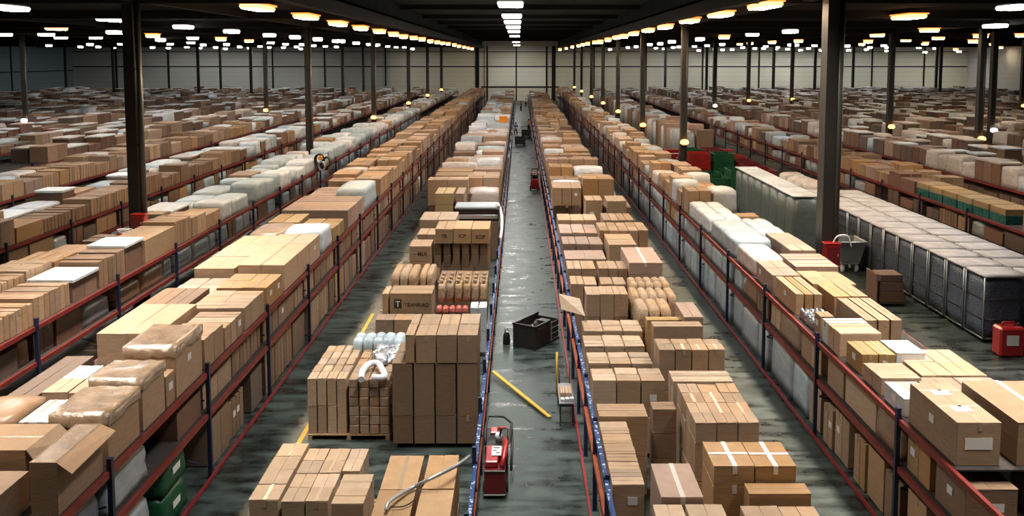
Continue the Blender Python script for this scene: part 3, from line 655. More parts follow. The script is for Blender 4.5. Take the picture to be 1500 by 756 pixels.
Bx(7.92, 8.88, 15.75, 16.9, 2.35, 'brown', 'carton on lower level below the big labelled carton', G2, z0=1.6, label=True)
Bx(9.3, 10.2, 15.6, 16.8, 2.2, 'kraft', 'carton at bottom right corner on lower level', G2, z0=1.6)
Bx(7.92, 8.72, 25.6, 27.7, 3.22, 'orange', 'upright boxes with black straps', G2, nx=3, gap=.045)
Bx(8.95, 10.3, 27.2, 28.9, 3.1, 'orange', 'rounded brown covered boxes', G2, nx=2, ny=2)
Bx(7.92, 8.8, 27.9, 29.9, 3.2, 'pink', 'pinkish cartons with loose lids', G2, ny=2)
Bx(9.0, 10.9, 29.1, 31.0, 3.2, 'pink', 'pinkish long cartons', G2, ny=2)
Bx(7.92, 8.95, 30.1, 32.6, 3.25, 'wrap_cream', 'cream sheeted load', G2, kind='wrapped_load')
Bx(9.5, 10.9, 31.3, 34.6, 3.25, 'pink', 'pink cartons near the right column', G2, ny=3)
Bx(7.92, 9.3, 32.8, 37.0, 3.3, 'wrap_mint', 'pale blue sheeted loads', G2, ny=2, kind='wrapped_load')
Bx(9.4, 10.6, 34.8, 38.0, 3.2, 'wrap_white', 'white wrapped stacks with dark gaps', G2, nx=2, ny=2, kind='wrapped_load')
Bx(9.4, 10.3, 38.3, 39.2, 3.2, 'orange', 'yellow-brown box amid white loads', G2)
Bx(7.92, 9.3, 37.3, 41.8, 3.3, 'wrap_white', 'white wrapped bales', G2, nx=2, ny=3, kind='wrapped_load')

POSTS = {8: 12.7, 7: 10.4, 13: 14.0, 20: 19.0, 21: 22, 27: 26, 26: 26}
def fill(x_in, side, depth, y0, y1, z, hr, wts, rowname, G, cols=2, skip=None, dr=(1.1, 2.2)):
    pb = POSTS.get(int(abs(x_in)+(.2 if side == 'right' else 0))) if z < 2.5 and abs(x_in) != 14.6 else None
    s = -1 if side == 'left' else 1
    for c in range(cols):
        y = y0+random.uniform(0, .4); k = 0; w = depth/cols
        a = x_in+s*(c*w+.05); b2 = x_in+s*((c+1)*w-.04); X0, X1 = min(a, b2), max(a, b2)
        while y < y1:
            d = random.uniform(*dr)
            if skip and skip[0]-d < y < skip[1]: y = skip[1]; continue
            if pb is not None:
                nx_ = pb+math.ceil((y-.1-pb)/5)*5
                if y < nx_+.12 and nx_-.12 < y+d:
                    if nx_-.1-y > .5: d = nx_-.05-y
                    else: y = nx_+.13; continue
            if random.random() < .035: y += d*.5; continue
            st = pick(wts(y, c)); h = random.uniform(*hr)
            load(X0+random.uniform(0, .08), X1-random.uniform(0, .06), y, y+d-.07, z, z+h, st, '%s along %s side, %s' % (nth(k), 'aisle' if c == 0 else 'rear', rowname), G)
            y += d; k += 1
kraftish = lambda y, c: [('box', 3), ('grid', 3), ('slice', 2), ('white', .6), ('pinks', 1.2), ('sack', .6)]
L1 = lambda y, c: [('box', 3), ('grid', 3), ('slice', 2), ('white', 1.6 if 46 < y < 52 else .5), ('sack', .8), ('grid2', 1), ('pinks', .8)]
fill(-7.4, 'left', 3.0, 46.7, 190, 2.6, (.6, 1.15), L1, 'top of first left rack', G1)
L2 = lambda y, c: ([('box', 3), ('slice', 2.5), ('grid', 2), ('capped', 1.2)] if y < 38 else ([('mint', 5), ('white', 4), ('box', .6)] if y < 85 else [('white', 4), ('box', 2), ('mint', 2)]))
fill(-13.4, 'left', 3.0, 19.5, 190, 2.6, (.6, 1.0), L2, 'top of second left rack', 'loads on the second left rack', dr=(1.3, 2.9))
L3 = lambda y, c: [('slice', 1)] if (c == 0 and 36 < y < 62) else ([('box', 3), ('white', 2), ('capped', 2)] if y < 46 else ([('white', 6), ('mint', 2), ('capped', 2)] if y < 70 else [('white', 3), ('box', 2), ('capped', 2), ('slice', 1)]))
fill(-20.0, 'left', 3.0, 30, 190, 2.6, (.6, 1.1), L3, 'top of third left rack', 'loads on the third left rack', dr=(1.2, 2.6))
L4 = lambda y, c: [('slice', 3), ('grid', 2), ('box', 3), ('white', 1)] if y < 90 else [('white', 2), ('slice', 2), ('capped', 2), ('box', 2)]
fill(-26.6, 'left', 3.0, 40, 190, 2.6, (.7, 1.1), L4, 'top of fourth left rack', 'loads on the fourth left rack')
Lf = lambda y, c: [('capped', 5), ('white', 1), ('dusk', 3), ('box', 1.5), ('pinks', .7)]
for i, (x, d) in enumerate(LROWS):
    if i >= 4: fill(x, 'left', 2.9, 40+i*5.5, 190, 2.6, (.5, 1.2), Lf, 'top of %s left rack' % nth(i), 'loads on the far left racks', dr=(1.6, 3.4))
# right
R1 = lambda y, c: ([('white', 4), ('grid', 2), ('box', 1), ('sack', 1)] if y < 55 else [('box', 4), ('sack', 1.2), ('grid', 2), ('white', .8)]) if c == 0 else ([('white', 4), ('grid', 1)] if y < 52 else [('box', 1.5), ('white', 2), ('grey', 1), ('sack', 1)])
fill(7.8, 'right', 2.55, 41.4, 190, 2.6, (.6, 1.2), R1, 'top of first right rack', G2)
R3 = lambda y, c: [('slice', 3), ('grid', 2), ('dusk', 2), ('pinks', 1)] if y < 70 else [('white', 2), ('dusk', 2), ('pinks', 2), ('grey', 1)]
fill(21.4, 'right', 2.9, 26, 190, 2.6, (.5, 1.0), R3, skip=(38.5, 48), rowname='top of third right rack', G='loads on the third right rack')
Rf = lambda y, c: [('cream', 2), ('white', .8), ('dusk', 2.5), ('pinks', 1), ('capped', 4)]
fill(27.6, 'right', 2.9, 38, 190, 2.6, (.8, 1.3), Rf, 'top of fourth right rack', 'loads on the far right racks')
for i, (x, d) in enumerate(RROWS):
    if i >= 4: fill(x, 'right', 2.9, 42+i*5, 190, 2.6, (.7, 1.3), Rf, 'top of %s right rack' % nth(i), 'loads on the far right racks', dr=(1.4, 3.0))
# lower shelves, only the column facing the aisle
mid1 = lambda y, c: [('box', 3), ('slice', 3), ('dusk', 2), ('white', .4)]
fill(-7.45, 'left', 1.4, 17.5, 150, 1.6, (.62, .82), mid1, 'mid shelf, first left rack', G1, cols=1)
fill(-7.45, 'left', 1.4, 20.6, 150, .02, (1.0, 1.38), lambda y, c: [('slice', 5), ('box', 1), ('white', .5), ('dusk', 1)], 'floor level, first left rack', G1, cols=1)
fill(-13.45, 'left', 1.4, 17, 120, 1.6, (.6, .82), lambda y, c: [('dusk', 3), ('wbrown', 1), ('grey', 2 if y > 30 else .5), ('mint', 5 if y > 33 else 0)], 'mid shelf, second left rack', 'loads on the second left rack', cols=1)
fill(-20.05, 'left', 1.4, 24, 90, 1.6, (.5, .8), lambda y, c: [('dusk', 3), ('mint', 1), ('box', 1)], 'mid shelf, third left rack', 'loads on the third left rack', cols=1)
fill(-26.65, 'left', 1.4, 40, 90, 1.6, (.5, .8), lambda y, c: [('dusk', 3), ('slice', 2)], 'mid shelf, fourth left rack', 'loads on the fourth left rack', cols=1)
fill(7.85, 'right', 1.3, 16.5, 29.5, 1.6, (.7, .84), lambda y, c: [('box', 3), ('slice', 2), ('wbrown', .4)], 'mid shelf, first right rack', G2, cols=1)
fill(7.85, 'right', 1.3, 29.6, 150, 1.6, (.7, .84), lambda y, c: [('mint', 3), ('grey', 2), ('box', 1)] if y < 55 else [('slice', 2), ('grey', 1), ('dusk', 2)], 'mid shelf, first right rack', G2, cols=1)
fill(7.85, 'right', 1.3, 16.5, 23.4, .02, (1.0, 1.35), lambda y, c: [('box', 3), ('slice', 1)], 'floor level, first right rack', G2, cols=1, dr=(.7, 1.0))
fill(7.85, 'right', 1.3, 23.5, 150, .02, (1.2, 1.4), lambda y, c: [('mint', 2), ('grey', 4)] if y < 60 else [('slice', 2), ('grey', 2), ('dusk', 2)], 'floor level, first right rack', G2, cols=1)
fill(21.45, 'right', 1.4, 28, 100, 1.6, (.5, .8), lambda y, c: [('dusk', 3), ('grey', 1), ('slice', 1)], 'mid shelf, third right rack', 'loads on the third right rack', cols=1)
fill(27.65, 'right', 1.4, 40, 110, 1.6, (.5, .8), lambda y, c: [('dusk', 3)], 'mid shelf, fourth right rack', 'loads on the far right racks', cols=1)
# silver wrapped towers beyond the dark carts, then mixed loads in the second right row
y = 43.4; k = 0
while y < 55.3:
    item('wrapped_load', 13.5, 14.8, y, y+1.35, 0.0, 3.1, 'wrap_silver', 'tall silver wrapped tower, %s behind the right column' % nth(k), '', 'tall silver wrapped towers')
    item('wrapped_load', 13.47, 14.83, y-.02, y+1.37, 3.11, 3.17, 'wrap_white', 'on silver tower, %s behind the right column' % nth(k), '', 'covers of the silver towers', cap=True)
    if y > 49.5: item('wrapped_load', 16.2+(0 if y > 49 else 4), 17.5+(0 if y > 49 else 4), y, y+1.35, 0.0, 2.9, 'wrap_cream', 'pale tower behind the silver ones, %s back' % nth(k), '', 'tall silver wrapped towers')
    y += 1.5; k += 1
fill(14.6, 'right', 3.4, 82, 190, 0.0, (2.9, 3.5), lambda y, c: [('grey', 2), ('white', 2), ('slice', 2), ('pinks', 1)], 'floor stack, second right row', 'floor stacks of the second right row')

# ---------------------------------------------------------------- which items show largest (coarse z-buffer over the list)
RW, RH = 750, 378
zb = np.full((RH, RW), 1e9); ib = np.full((RH, RW), -1, dtype=np.int32)
def face(pts, idn):
    q = []
    for p in pts:
        if p[1] < 3: return
        x, y = proj(*p); q.append((x/2, y/2, p[1]*CT+(CH-p[2])*ST))
    xs = [a[0] for a in q]; ys = [a[1] for a in q]
    x0, x1, y0, y1 = max(0, int(min(xs))), min(RW-1, int(max(xs))+1), max(0, int(min(ys))), min(RH-1, int(max(ys))+1)
    if x0 > x1 or y0 > y1: return
    gx, gy = np.meshgrid(np.arange(x0, x1+1)+.5, np.arange(y0, y1+1)+.5)
    n = len(q); area = sum(q[i][0]*q[(i+1) % n][1]-q[(i+1) % n][0]*q[i][1] for i in range(n))
    if abs(area) < 1e-6: return
    sg = 1 if area > 0 else -1; inside = np.ones(gx.shape, bool)
    for i in range(n):
        a, c = q[i], q[(i+1) % n]
        inside &= sg*((c[0]-a[0])*(gy-a[1])-(c[1]-a[1])*(gx-a[0])) >= 0
    if not inside.any(): return
    A = np.array([[a[0], a[1], 1] for a in q[:3]]); iz = np.linalg.solve(A, np.array([1/a[2] for a in q[:3]]))
    z = 1/np.maximum(iz[0]*gx+iz[1]*gy+iz[2], 1e-9)
    sub = zb[y0:y1+1, x0:x1+1]; m = inside & (z < sub)
    sub[m] = z[m]; ib[y0:y1+1, x0:x1+1][m] = idn
for i, it in enumerate(ITEMS):
    x0, x1, y0, y1, z0, z1 = it['b']
    for pts in ([(x0, y0, z1), (x1, y0, z1), (x1, y1, z1), (x0, y1, z1)], [(x0, y0, z0), (x1, y0, z0), (x1, y0, z1), (x0, y0, z1)],
                [(x1, y0, z0), (x1, y1, z0), (x1, y1, z1), (x1, y0, z1)] if x1 < 0 else [(x0, y0, z0), (x0, y1, z0), (x0, y1, z1), (x0, y0, z1)]):
        try: face(pts, i)
        except np.linalg.LinAlgError: pass
cnt = np.bincount(ib[ib >= 0].ravel(), minlength=len(ITEMS))
for i, it in enumerate(ITEMS): it['n'] = int(cnt[i])
LIM = {'cardboard_box': 300, 'wrapped_load': 300, 'paper_bag': 60, 'paper_sack': 120, 'film_pack': 60}
for kd in LIM:
    q = sorted([it for it in ITEMS if it['kind'] == kd], key=lambda a: -a['n'])
    for r, it in enumerate(q): it['own'] = r < LIM[kd] and it['n'] >= 3
    print('KIND', kd, len(q), 'individual', sum(it['own'] for it in q), 'smallest own', min([it['n'] for it in q if it['own']] or [0]))

CN = {'kraft': 'brown', 'tan': 'tan', 'orange': 'orange-brown', 'brown': 'dark brown', 'pink': 'pinkish', 'rust': 'reddish', 'yellow': 'yellowish', 'white': 'white', 'dusk': 'dark', 'deck_dark': 'black',
      'wrap_white': 'white', 'wrap_grey': 'grey', 'wrap_cream': 'cream', 'wrap_dark': 'dark', 'wrap_brown': 'brown', 'wrap_mint': 'pale blue', 'wrap_green': 'green', 'sack_paper': 'brown', 'foil': 'silver', 'pink_red': 'red'}
NOUN = {'cardboard_box': 'cardboard box', 'wrapped_load': 'film-wrapped load', 'paper_bag': 'paper bag', 'paper_sack': 'paper sack', 'film_pack': 'film pack'}
CAT = {'cardboard_box': 'box', 'wrapped_load': 'wrapped load', 'paper_bag': 'bag', 'paper_sack': 'sack', 'film_pack': 'pack'}
labels = {}
def words(*parts):
    s = ', '.join(p for p in parts if p); w = s.split()
    return s
def text_mesh(body, size, m):
    c = bpy.data.curves.new('t', 'FONT'); c.body = body; c.size = size; c.extrude = .002; c.offset = .0025; c.align_x = 'CENTER'; c.align_y = 'CENTER'
    o = bpy.data.objects.new('t', c); COL.objects.link(o); bpy.context.view_layer.update()
    me = bpy.data.meshes.new_from_object(o.evaluated_get(bpy.context.evaluated_depsgraph_get())); bpy.data.objects.remove(o)
    me.materials.clear(); me.materials.append(M[m]); return me
def lumpy(mb, it, mt):
    x0, x1, y0, y1, z0, z1 = it['b']; big = (it['n'] > 60)
    if it['kind'] == 'paper_bag':
        # upright bag with gathered neck
        w = (z1-z0); mb.lump(x0, x1, y0, y1, z0, z0+w*.82, mt, 4, .012, .5); cx, cy = (x0+x1)/2, (y0+y1)/2
        mb.lathe((cx, cy, z0+w*.78), [(.30*(x1-x0), 0), (.2*(x1-x0), .05), (.36*(x1-x0), w*.16), (.25*(x1-x0), w*.2)], mt, 7)
    elif it['opt'].get('cap'):
        mb.box(x0, x1, y0, y1, z0, z1, mt, .02)
    elif it['kind'] == 'film_pack': mb.lump(x0, x1, y0, y1, z0, z1, mt, 4, .02, .9)
    elif it['kind'] == 'paper_sack': mb.lump(x0, x1, y0, y1, z0, z1, mt, 5 if big else 3, .016, .28)
    else: mb.lump(x0, x1, y0, y1, z0, z1, mt, 6 if big else 3, .014, .22, nz=4 if big else 2)
def boxgeo(mb, it, mt):
    x0, x1, y0, y1, z0, z1 = it['b']; t = .014
    al_y = (y1-y0) > (x1-x0)          # seam runs along the longer side
    if it['opt'].get('open'):
        w = .015; mb.box(x0, x1, y0, y0+w, z0, z1, mt); mb.box(x0, x1, y1-w, y1, z0, z1, mt); mb.box(x0, x0+w, y0+w, y1-w, z0, z1, mt); mb.box(x1-w, x1, y0+w, y1-w, z0, z1, mt)
        mb.box(x0+w, x1-w, y0+w, y1-w, z0, z1-.03, mt); return al_y, (x0+x1)/2
    mb.box(x0, x1, y0, y1, z0, z1-t, mt, .008, jit=.004)
    g = .007
    e = random.uniform(-.004, .006)
    if al_y:
        c = (x0+x1)/2+random.uniform(-.02, .02); mb.box(x0-e, c-g, y0-.003, y1, z1-t, z1, mt, jit=.004); mb.box(c+g, x1+e, y0, y1+.003, z1-t, z1, mt, jit=.004)
    else:
        c = (y0+y1)/2+random.uniform(-.02, .02); mb.box(x0, x1, y0-e, c-g, z1-t, z1, mt, jit=.004); mb.box(x0, x1, c+g, y1+e, z1-t, z1, mt, jit=.004)
    return al_y, c
def make_item(it):
    x0, x1, y0, y1, z0, z1 = it['b']; org = ((x0+x1)/2, (y0+y1)/2, z0); k = it['kind']; o_ = it['opt']; big = it['n'] > 90
    mb = MB(); r = None
    if k == 'cardboard_box': r = boxgeo(mb, it, it['mat'])
    else: lumpy(mb, it, it['mat'])
    o = mb.build(k, None, org)
    tail = it['place']; lab = ', '.join(q for q in ('%s %s' % (CN.get(it['mat'], ''), NOUN[k]), it['pos'], tail) if q)
    if k == 'wrapped_load' and it['group'] == 'tall silver wrapped towers': lab = it['place']; o_ = dict(o_)
    if o_.get('cap'): lab = ('pale cover sheet '+it['place']) if 'silver tower' in it['place'] else 'pale cover sheet over load, '+it['place'].replace(', pale cover sheet', '')
    if lab in labels:
        for ex in ('nearer of two', 'next one back', 'third one back', 'fourth one back'):
            if lab+', '+ex not in labels: lab += ', '+ex; break
    labels[lab] = labels.get(lab, 0)+1
    tag(o, lab, CAT[k] if not o_.get('cap') else 'cover sheet', it['group'])
    if k == 'cardboard_box' and r:
        al_y, c = r; tm = 'clear_tape' if o_.get('tape') == 'clear' else 'tape'
        if not o_.get('open') and (o_.get('tape') or (it['n'] > 25 and random.random() < .35)):
            t = MB(); w = .035 if not o_.get('tape') else .045
            if al_y:
                t.box(c-w, c+w, y0-.008, y1+.008, z1, z1+.005, tm); t.box(c-w, c+w, y0-.010, y0-.0045, z1-.16, z1, tm)
            else:
                t.box(x0-.008, x1+.008, c-w, c+w, z1, z1+.005, tm)
                s = x1 if x1 < 0 else x0-.010
                t.box(s+.0045 if x1 < 0 else s, s+.010 if x1 < 0 else s+.0055, c-w, c+w, z1-.16, z1, tm)
            if o_.get('tape') == 'clear' and al_y and 'crossed' in it['place']:
                yc = (y0+y1)/2; t.box(x0, x1, yc-.04, yc+.04, z1+.0055, z1+.009, 'paper_label')
            t.build('packing_tape', o)['label'] = 'shiny strip of packing tape'
        if o_.get('label') or (big and random.random() < .05 and not o_.get('text') and not o_.get('texts')):
            t = MB(); w, h = min(.22, (x1-x0)*.3), min(.16, (z1-z0)*.25); cx = x0+(x1-x0)*random.uniform(.35, .65); cz = z0+(z1-z0)*random.uniform(.45, .65)
            if o_['label'] == 'big' if 'label' in o_ else False: w, h, cx, cz = .5, .22, (x0+x1)/2, z0+.42
            t.box(cx-w/2, cx+w/2, y0-.009, y0-.0045, cz-h/2, cz+h/2, 'paper_label')
            lb = t.build('shipping_label', o); lb['label'] = 'white paper shipping label'
            for q in range(3):
                pass
        if o_.get('toplab'):
            for yy in (y0+.5, y0+1.3):
                t = MB(); t.box(x0+.2, x0+.55, yy, yy+.22, z1+.006, z1+.01, 'paper_label'); t.box(x0, x1, yy+.24, yy+.29, z1+.001, z1+.005, 'clear_tape'); t.build('shipping_label', o)['label'] = 'white paper label on the lid'
        # side labels facing the aisle
        if (abs(x0) > 7 and it['n'] > 30 and random.random() < .3 and abs(x0) < 10):
            t = MB(); yc = (y0+y1)/2; zc = z0+(z1-z0)*.6
            if x1 < 0: t.box(x1+.0045, x1+.009, yc-.1, yc+.1, zc-.08, zc+.08, 'paper_label')
            else: t.box(x0-.009, x0-.0045, yc-.1, yc+.1, zc-.08, zc+.08, 'paper_label')
            t.build('shipping_label', o)['label'] = 'white paper label on the side'
        tx = o_.get('text')
        if o_.get('texts'):
            n = len(o_['texts']); ix = {'leftmost': 0, 'middle': 1, 'rightmost': 2}[it['pos'].split(', ')[-1]]; tx = o_['texts'][ix]
        if tx:
            sz = .165 if tx == 'TEANRIAD' else .2
            me = text_mesh(tx, sz, 'ink'); q = bpy.data.objects.new('printed_lettering', me); COL.objects.link(q); q.parent = o
            q.rotation_euler = (math.pi/2, 0, 0); q.location = ((x1-x0)*(.14 if tx == 'TEANRIAD' else 0), -(y1-y0)/2-.008, (z1-z0)*(.5 if tx != 'SCIP' else .45)); q['label'] = 'black printed lettering on the front'
            if tx == 'TEANRIAD':
                t = MB(); lx = x0+.14; zc = (z0+z1)/2+.04
                t.box(lx, lx+.24, y0-.009, y0-.0045, zc-.15, zc+.15, 'ink'); t.box(lx+.05, lx+.19, y0-.012, y0-.0092, zc+.06, zc+.09, 'paper_label'); t.box(lx+.105, lx+.135, y0-.012, y0-.0092, zc-.10, zc+.06, 'paper_label')
                t.build('printed_emblem', o)['label'] = 'black square emblem with a pale T'
        if o_.get('wrap'):
            t = MB(); n = 7; vs = []; fs = []; rg = random.Random(int(y0*100))
            for j in range(n+1):
                for i in range(n+1):
                    vs.append((x0-.03+(x1-x0+.06)*i/n, y0-.03+(y1-y0+.06)*j/n, z1+.012+rg.uniform(0, .035)-(.0 if 0 < i < n and 0 < j < n else .0)))
            for j in range(n):
                for i in range(n): a = j*(n+1)+i; fs.append((a, a+1, a+n+2, a+n+1))
            # skirt on front and aisle side
            base = len(vs)
            for i in range(n+1): p = vs[i]; vs.append((p[0], y0-.03-rg.uniform(0, .02), z1-.16-rg.uniform(0, .08)))
            for i in range(n): fs.append((base+i, base+i+1, i+1, i))
            base = len(vs)
            for j in range(n+1): p = vs[j*(n+1)+n]; vs.append((x1+.03+rg.uniform(0, .015), p[1], z1-.14-rg.uniform(0, .08)))
            for j in range(n): fs.append((base+j, base+j+1, (j+1)*(n+1)+n, j*(n+1)+n))
            t.add(vs, fs, 'film_brown', True); f = t.build('film_cover', o); f['label'] = 'glossy wrinkled plastic film'
        if o_.get('open'):
            t = MB(); L_ = y1-y0
            vs = [(x1-.01, y0, z1), (x1-.01, y1, z1), (x1+.24, y1+.02, z1-.13), (x1+.24, y0-.02, z1-.17)]
            vs = vs+[(a+.012, b_, c_-.012) for a, b_, c_ in vs]
            t.add(vs, [(0, 1, 2, 3), (7, 6, 5, 4), (0, 4, 5, 1), (1, 5, 6, 2), (2, 6, 7, 3), (3, 7, 4, 0)], it['mat'])
            t.build('flap', o)['label'] = 'raised side flap'
            t = MB(); t.box(x0+.02, x1-.03, y0+.02, y1-.02, z1-.028, z1-.004, 'film_brown'); t.build('film_lid', o)
        if o_.get('flap'):
            t = MB(); vs = [(x1, y0, z1), (x1, y1, z1), (x1+.30, y1, z1-.30), (x1+.30, y0, z1-.42)]
            vs = vs+[(a+.012, b_, c_+.012) for a, b_, c_ in vs]
            t.add(vs, [(3, 2, 1, 0), (4, 5, 6, 7), (0, 1, 5, 4), (1, 2, 6, 5), (2, 3, 7, 6), (3, 0, 4, 7)], it['mat'])
            t.build('flap', o)['label'] = 'hanging side flap'
m = mat('film_brown', (.30, .205, .13), .2, spec=.6, noise=.3, scale=3, bump=.4, bscale=8, coat=.4)
stuff = {}
for it in ITEMS:
    if it['own']: make_item(it); continue
    k = it['kind']
    if k in ('paper_bag', 'paper_sack'): k2 = 'paper_sack'
    elif k == 'film_pack': k2 = 'wrapped_load'
    else: k2 = k
    mb = stuff.setdefault(k2, MB()); mt = it['mat']; mt = mt+'_s' if mt+'_s' in M else mt
    x0, x1, y0, y1, z0, z1 = it['b']
    if k == 'cardboard_box': mb.box(x0, x1, y0, y1, z0, z1, mt, .02 if it['n'] > 4 else 0, jit=.01)
    elif it['n'] < 1: mb.box(x0, x1, y0, y1, z0, z1, mt, .06)
    else: lumpy(mb, it, mt)
for k, mb in stuff.items():
    o = mb.build(k); tag(o, {'cardboard_box': 'the many smaller cardboard boxes filling the racks and blocks behind', 'wrapped_load': 'the many smaller plastic-wrapped loads on the far racks', 'paper_sack': 'the small paper sacks in the far stacks'}[k],
                         CAT[k], {'cardboard_box': 'far cardboard boxes', 'wrapped_load': 'far wrapped loads', 'paper_sack': 'far paper sacks'}[k], 'stuff')
print('duplicate labels:', sum(1 for v in labels.values() if v > 1), [k for k, v in labels.items() if v > 1][:5])
print('too long:', sum(len(k.split()) > 16 for k in labels), [k for k in labels if len(k.split()) > 16][:30])

# pallets under the near stacks
def pallet(x0, x1, y0, y1, z, label, mt='wood'):
    root = empty('wooden_pallet', ((x0+x1)/2, (y0+y1)/2, z), label, 'pallet', 'wooden pallets under the stacks')
    b = MB(); n = max(4, int((y1-y0)/.16))
    for i in range(n): ya = y0+(y1-y0)*i/n; b.box(x0, x1, ya, ya+(y1-y0)/n*.72, z+.115, z+.145, mt)
    b.build('deck_boards', root)
    b = MB()
    for i in range(3):
        c = x0+.06+(x1-x0-.12)*i/2; b.box(c-.05, c+.05, y0, y1, z+.02, z+.115, mt); b.box(c-.06, c+.06, y0, y1, z, z+.02, mt)
    b.build('runners', root)
for (lab, a) in (('wooden pallet under the bottom left low pile', (363, 528, 736, 660, 1.25)), ('wooden pallet under the orange-brown cartons', (540, 657, 770, 668, 2.0)),
                 ('wooden pallet under the tall narrow boxes', (449, 570, 555, 505, 1.65)), ('wooden pallet under the wide pile by the flatbed trolley', (868, 970, 557, 538, 2.0)),
                 ('wooden pallet under the single file of flat boxes', (897, 945, 710, 613, 1.9)), ('wooden pallet under the grid stack', (1019, 1113, 619, 561, 2.3)),
                 ('wooden pallet under the two taped cartons', (1045, 1168, 682, 646, 2.3)), ('wooden pallet under the long-tape carton', (968, 1032, 728, 678, 2.0))):
    xl, xr, yf, yb, h = a
    pallet(Xof(xl, yf, h), Xof(xr, yf, h), Yof(yf, h), Yof(yb, h), 0, lab)
pallet(Xof(809, 275, 2.9), Xof(852, 275, 2.9), Yof(275, 2.9), Yof(266, 2.9), 1.79, 'orange-brown pallet under the tall trio of boxes', 'wood')

# ---------------------------------------------------------------- navy caged carts, second right row
def cage_cart(x0, x1, y0, y1, h, label, group='navy caged carts along the right aisle', back=False):
    root = empty('cage_cart', ((x0+x1)/2, (y0+y1)/2, 0), label, 'cage cart', group)
    b = MB(); b.lump(x0+.05, x1-.05, y0+.05, y1-.05, .18, h-.06, 'cart_navy', 6, .03, .2, nz=6); b.build('wrapped_goods', root)
    b = MB(); b.lump(x0, x1, y0, y1, h-.06, h+.02, 'cart_top', 4, .006, .1, nz=1); b.build('top_cover', root)
    b = MB()
    for x in (x0+.03, x1-.03):
        for y in (y0+.03, y1-.03): b.tube([(x, y, .14), (x, y, h-.07)], .024, 'pale_metal', 6)
    for z in (.16, h*.35, h*.65, h-.09):
        b.tube([(x0+.03, y0+.03, z), (x0+.03, y1-.03, z)], .014, 'pale_metal' if z < .2 else 'steel_pipe', 5); b.tube([(x0+.03, y0+.03, z), (x1-.03, y0+.03, z)], .014, 'steel_pipe', 5)
    b.box(x0+.02, x1-.02, y0+.02, y1-.02, .12, .16, 'steel_pipe'); b.build('cage_frame', root)
    for x in (x0+.12, x1-.12):
        for y in (y0+.12, y1-.12):
            b = MB(); b.tube([(x-.02, y, .06), (x+.02, y, .06)], .06, 'black_rubber', 10); b.box(x-.03, x+.03, y-.03, y+.03, .1, .12, 'red_paint'); b.build('caster', root)
y = 30.4; k = 0
while y < 49.5:
    cage_cart(16.2, 17.75, y, y+1.36, 2.4, 'navy caged cart with pale top along right aisle, %s from the near end' % nth(k))
    cage_cart(17.95, 19.5, y+.1, y+1.42, 2.35, 'navy caged cart of the rear row by the right aisle, %s from near end' % nth(k)); y += 1.46; k += 1

# ---------------------------------------------------------------- plastic crates
def crate(x0, x1, y0, y1, z0, z1, mt, label, group):
    root = empty('plastic_crate', ((x0+x1)/2, (y0+y1)/2, z0), label, 'crate', group); t = .025
    b = MB(); b.box(x0, x1, y0, y1, z0, z0+.03, mt); b.box(x0, x1, y0, y0+t, z0+.03, z1, mt); b.box(x0, x1, y1-t, y1, z0+.03, z1, mt)
    b.box(x0, x0+t, y0+t, y1-t, z0+.03, z1, mt); b.box(x1-t, x1, y0+t, y1-t, z0+.03, z1, mt)
    n = 4
    for i in range(n):
        a = x0+(x1-x0)*(i+.5)/n; b.box(a-.02, a+.02, y0-.015, y0, z0+.03, z1-.05, mt)
        c = y0+(y1-y0)*(i+.5)/n; b.box(x0-.015, x0, c-.02, c+.02, z0+.03, z1-.05, mt)
    b.build('shell', root)
    b = MB()
    for q in ((x0-.03, x1+.03, y0-.03, y0), (x0-.03, x1+.03, y1, y1+.03), (x0-.03, x0, y0, y1), (x1, x1+.03, y0, y1)): b.box(*q, z1-.05, z1, mt)
    b.build('rim', root)
    return root
k = 0
for (x, y, n, mt, nm) in ((12.9, 58.6, 4, 'green_plastic', 'green'), (14.5, 58.6, 5, 'green_plastic', 'green'), (16.1, 58.6, 5, 'dark_red', 'dark red'), (12.9, 61, 4, 'green_plastic', 'green'), (14.5, 61, 4, 'green_plastic', 'green'), (16.1, 61, 5, 'dark_red', 'dark red'),
                          (12.9, 64, 6, 'red_paint', 'red'), (14.6, 64, 6, 'green_plastic', 'green'), (12.9, 67, 6, 'green_plastic', 'green'), (14.6, 67, 6, 'dark_red', 'dark red'), (16.2, 64, 5, 'dark_red', 'dark red'), (16.2, 67, 5, 'red_paint', 'red')):
    for j in range(n):
        crate(x-.7, x+.7, y-.9, y+.9, j*.52, j*.52+.51, mt, '%s plastic crate, %s, in crate stack %s, behind silver towers' % (nm, 'top' if j == n-1 else '%s up' % nth(j), nth(k)), 'plastic crates beyond the silver towers')
    k += 1
k = 0
for y in (38.8, 40.3, 41.8, 43.3, 44.8, 46.3):
    crate(21.5, 22.8, y, y+1.35, 2.6, 3.0, 'teal_plastic', 'teal plastic crate on third right rack, %s from near end' % nth(k), 'teal crates on the third right rack')
    b = MB(); b.box(21.48, 22.82, y+.02, y+1.33, 3.002, 3.3, 'yellow', .02); tag(b.build('cardboard_box', None, (22.1, y+.6, 3.0)), 'yellowish box lid stack on a teal crate, %s from near end' % nth(k), 'box', 'boxes on the teal crates')
    k += 1
# red panels behind the crates, standing in for long red beams
for i, (x0, y0, L_) in enumerate(((12.4, 69.5, 5.5), (12.5, 72.5, 5.2), (12.4, 76, 5.8))):
    b = MB()
    b.box(x0, x0+L_, y0, y0+.5, 0, 1.9, 'beam_red'); b.box(x0-.05, x0+L_+.05, y0-.05, y0+.55, 1.902, 2.1, 'red_paint')
    tag(b.build('red_panel', None, (x0, y0, 0)), 'long red-topped panel behind the plastic crates, %s back' % nth(i), 'panel', 'red panels behind the crates')

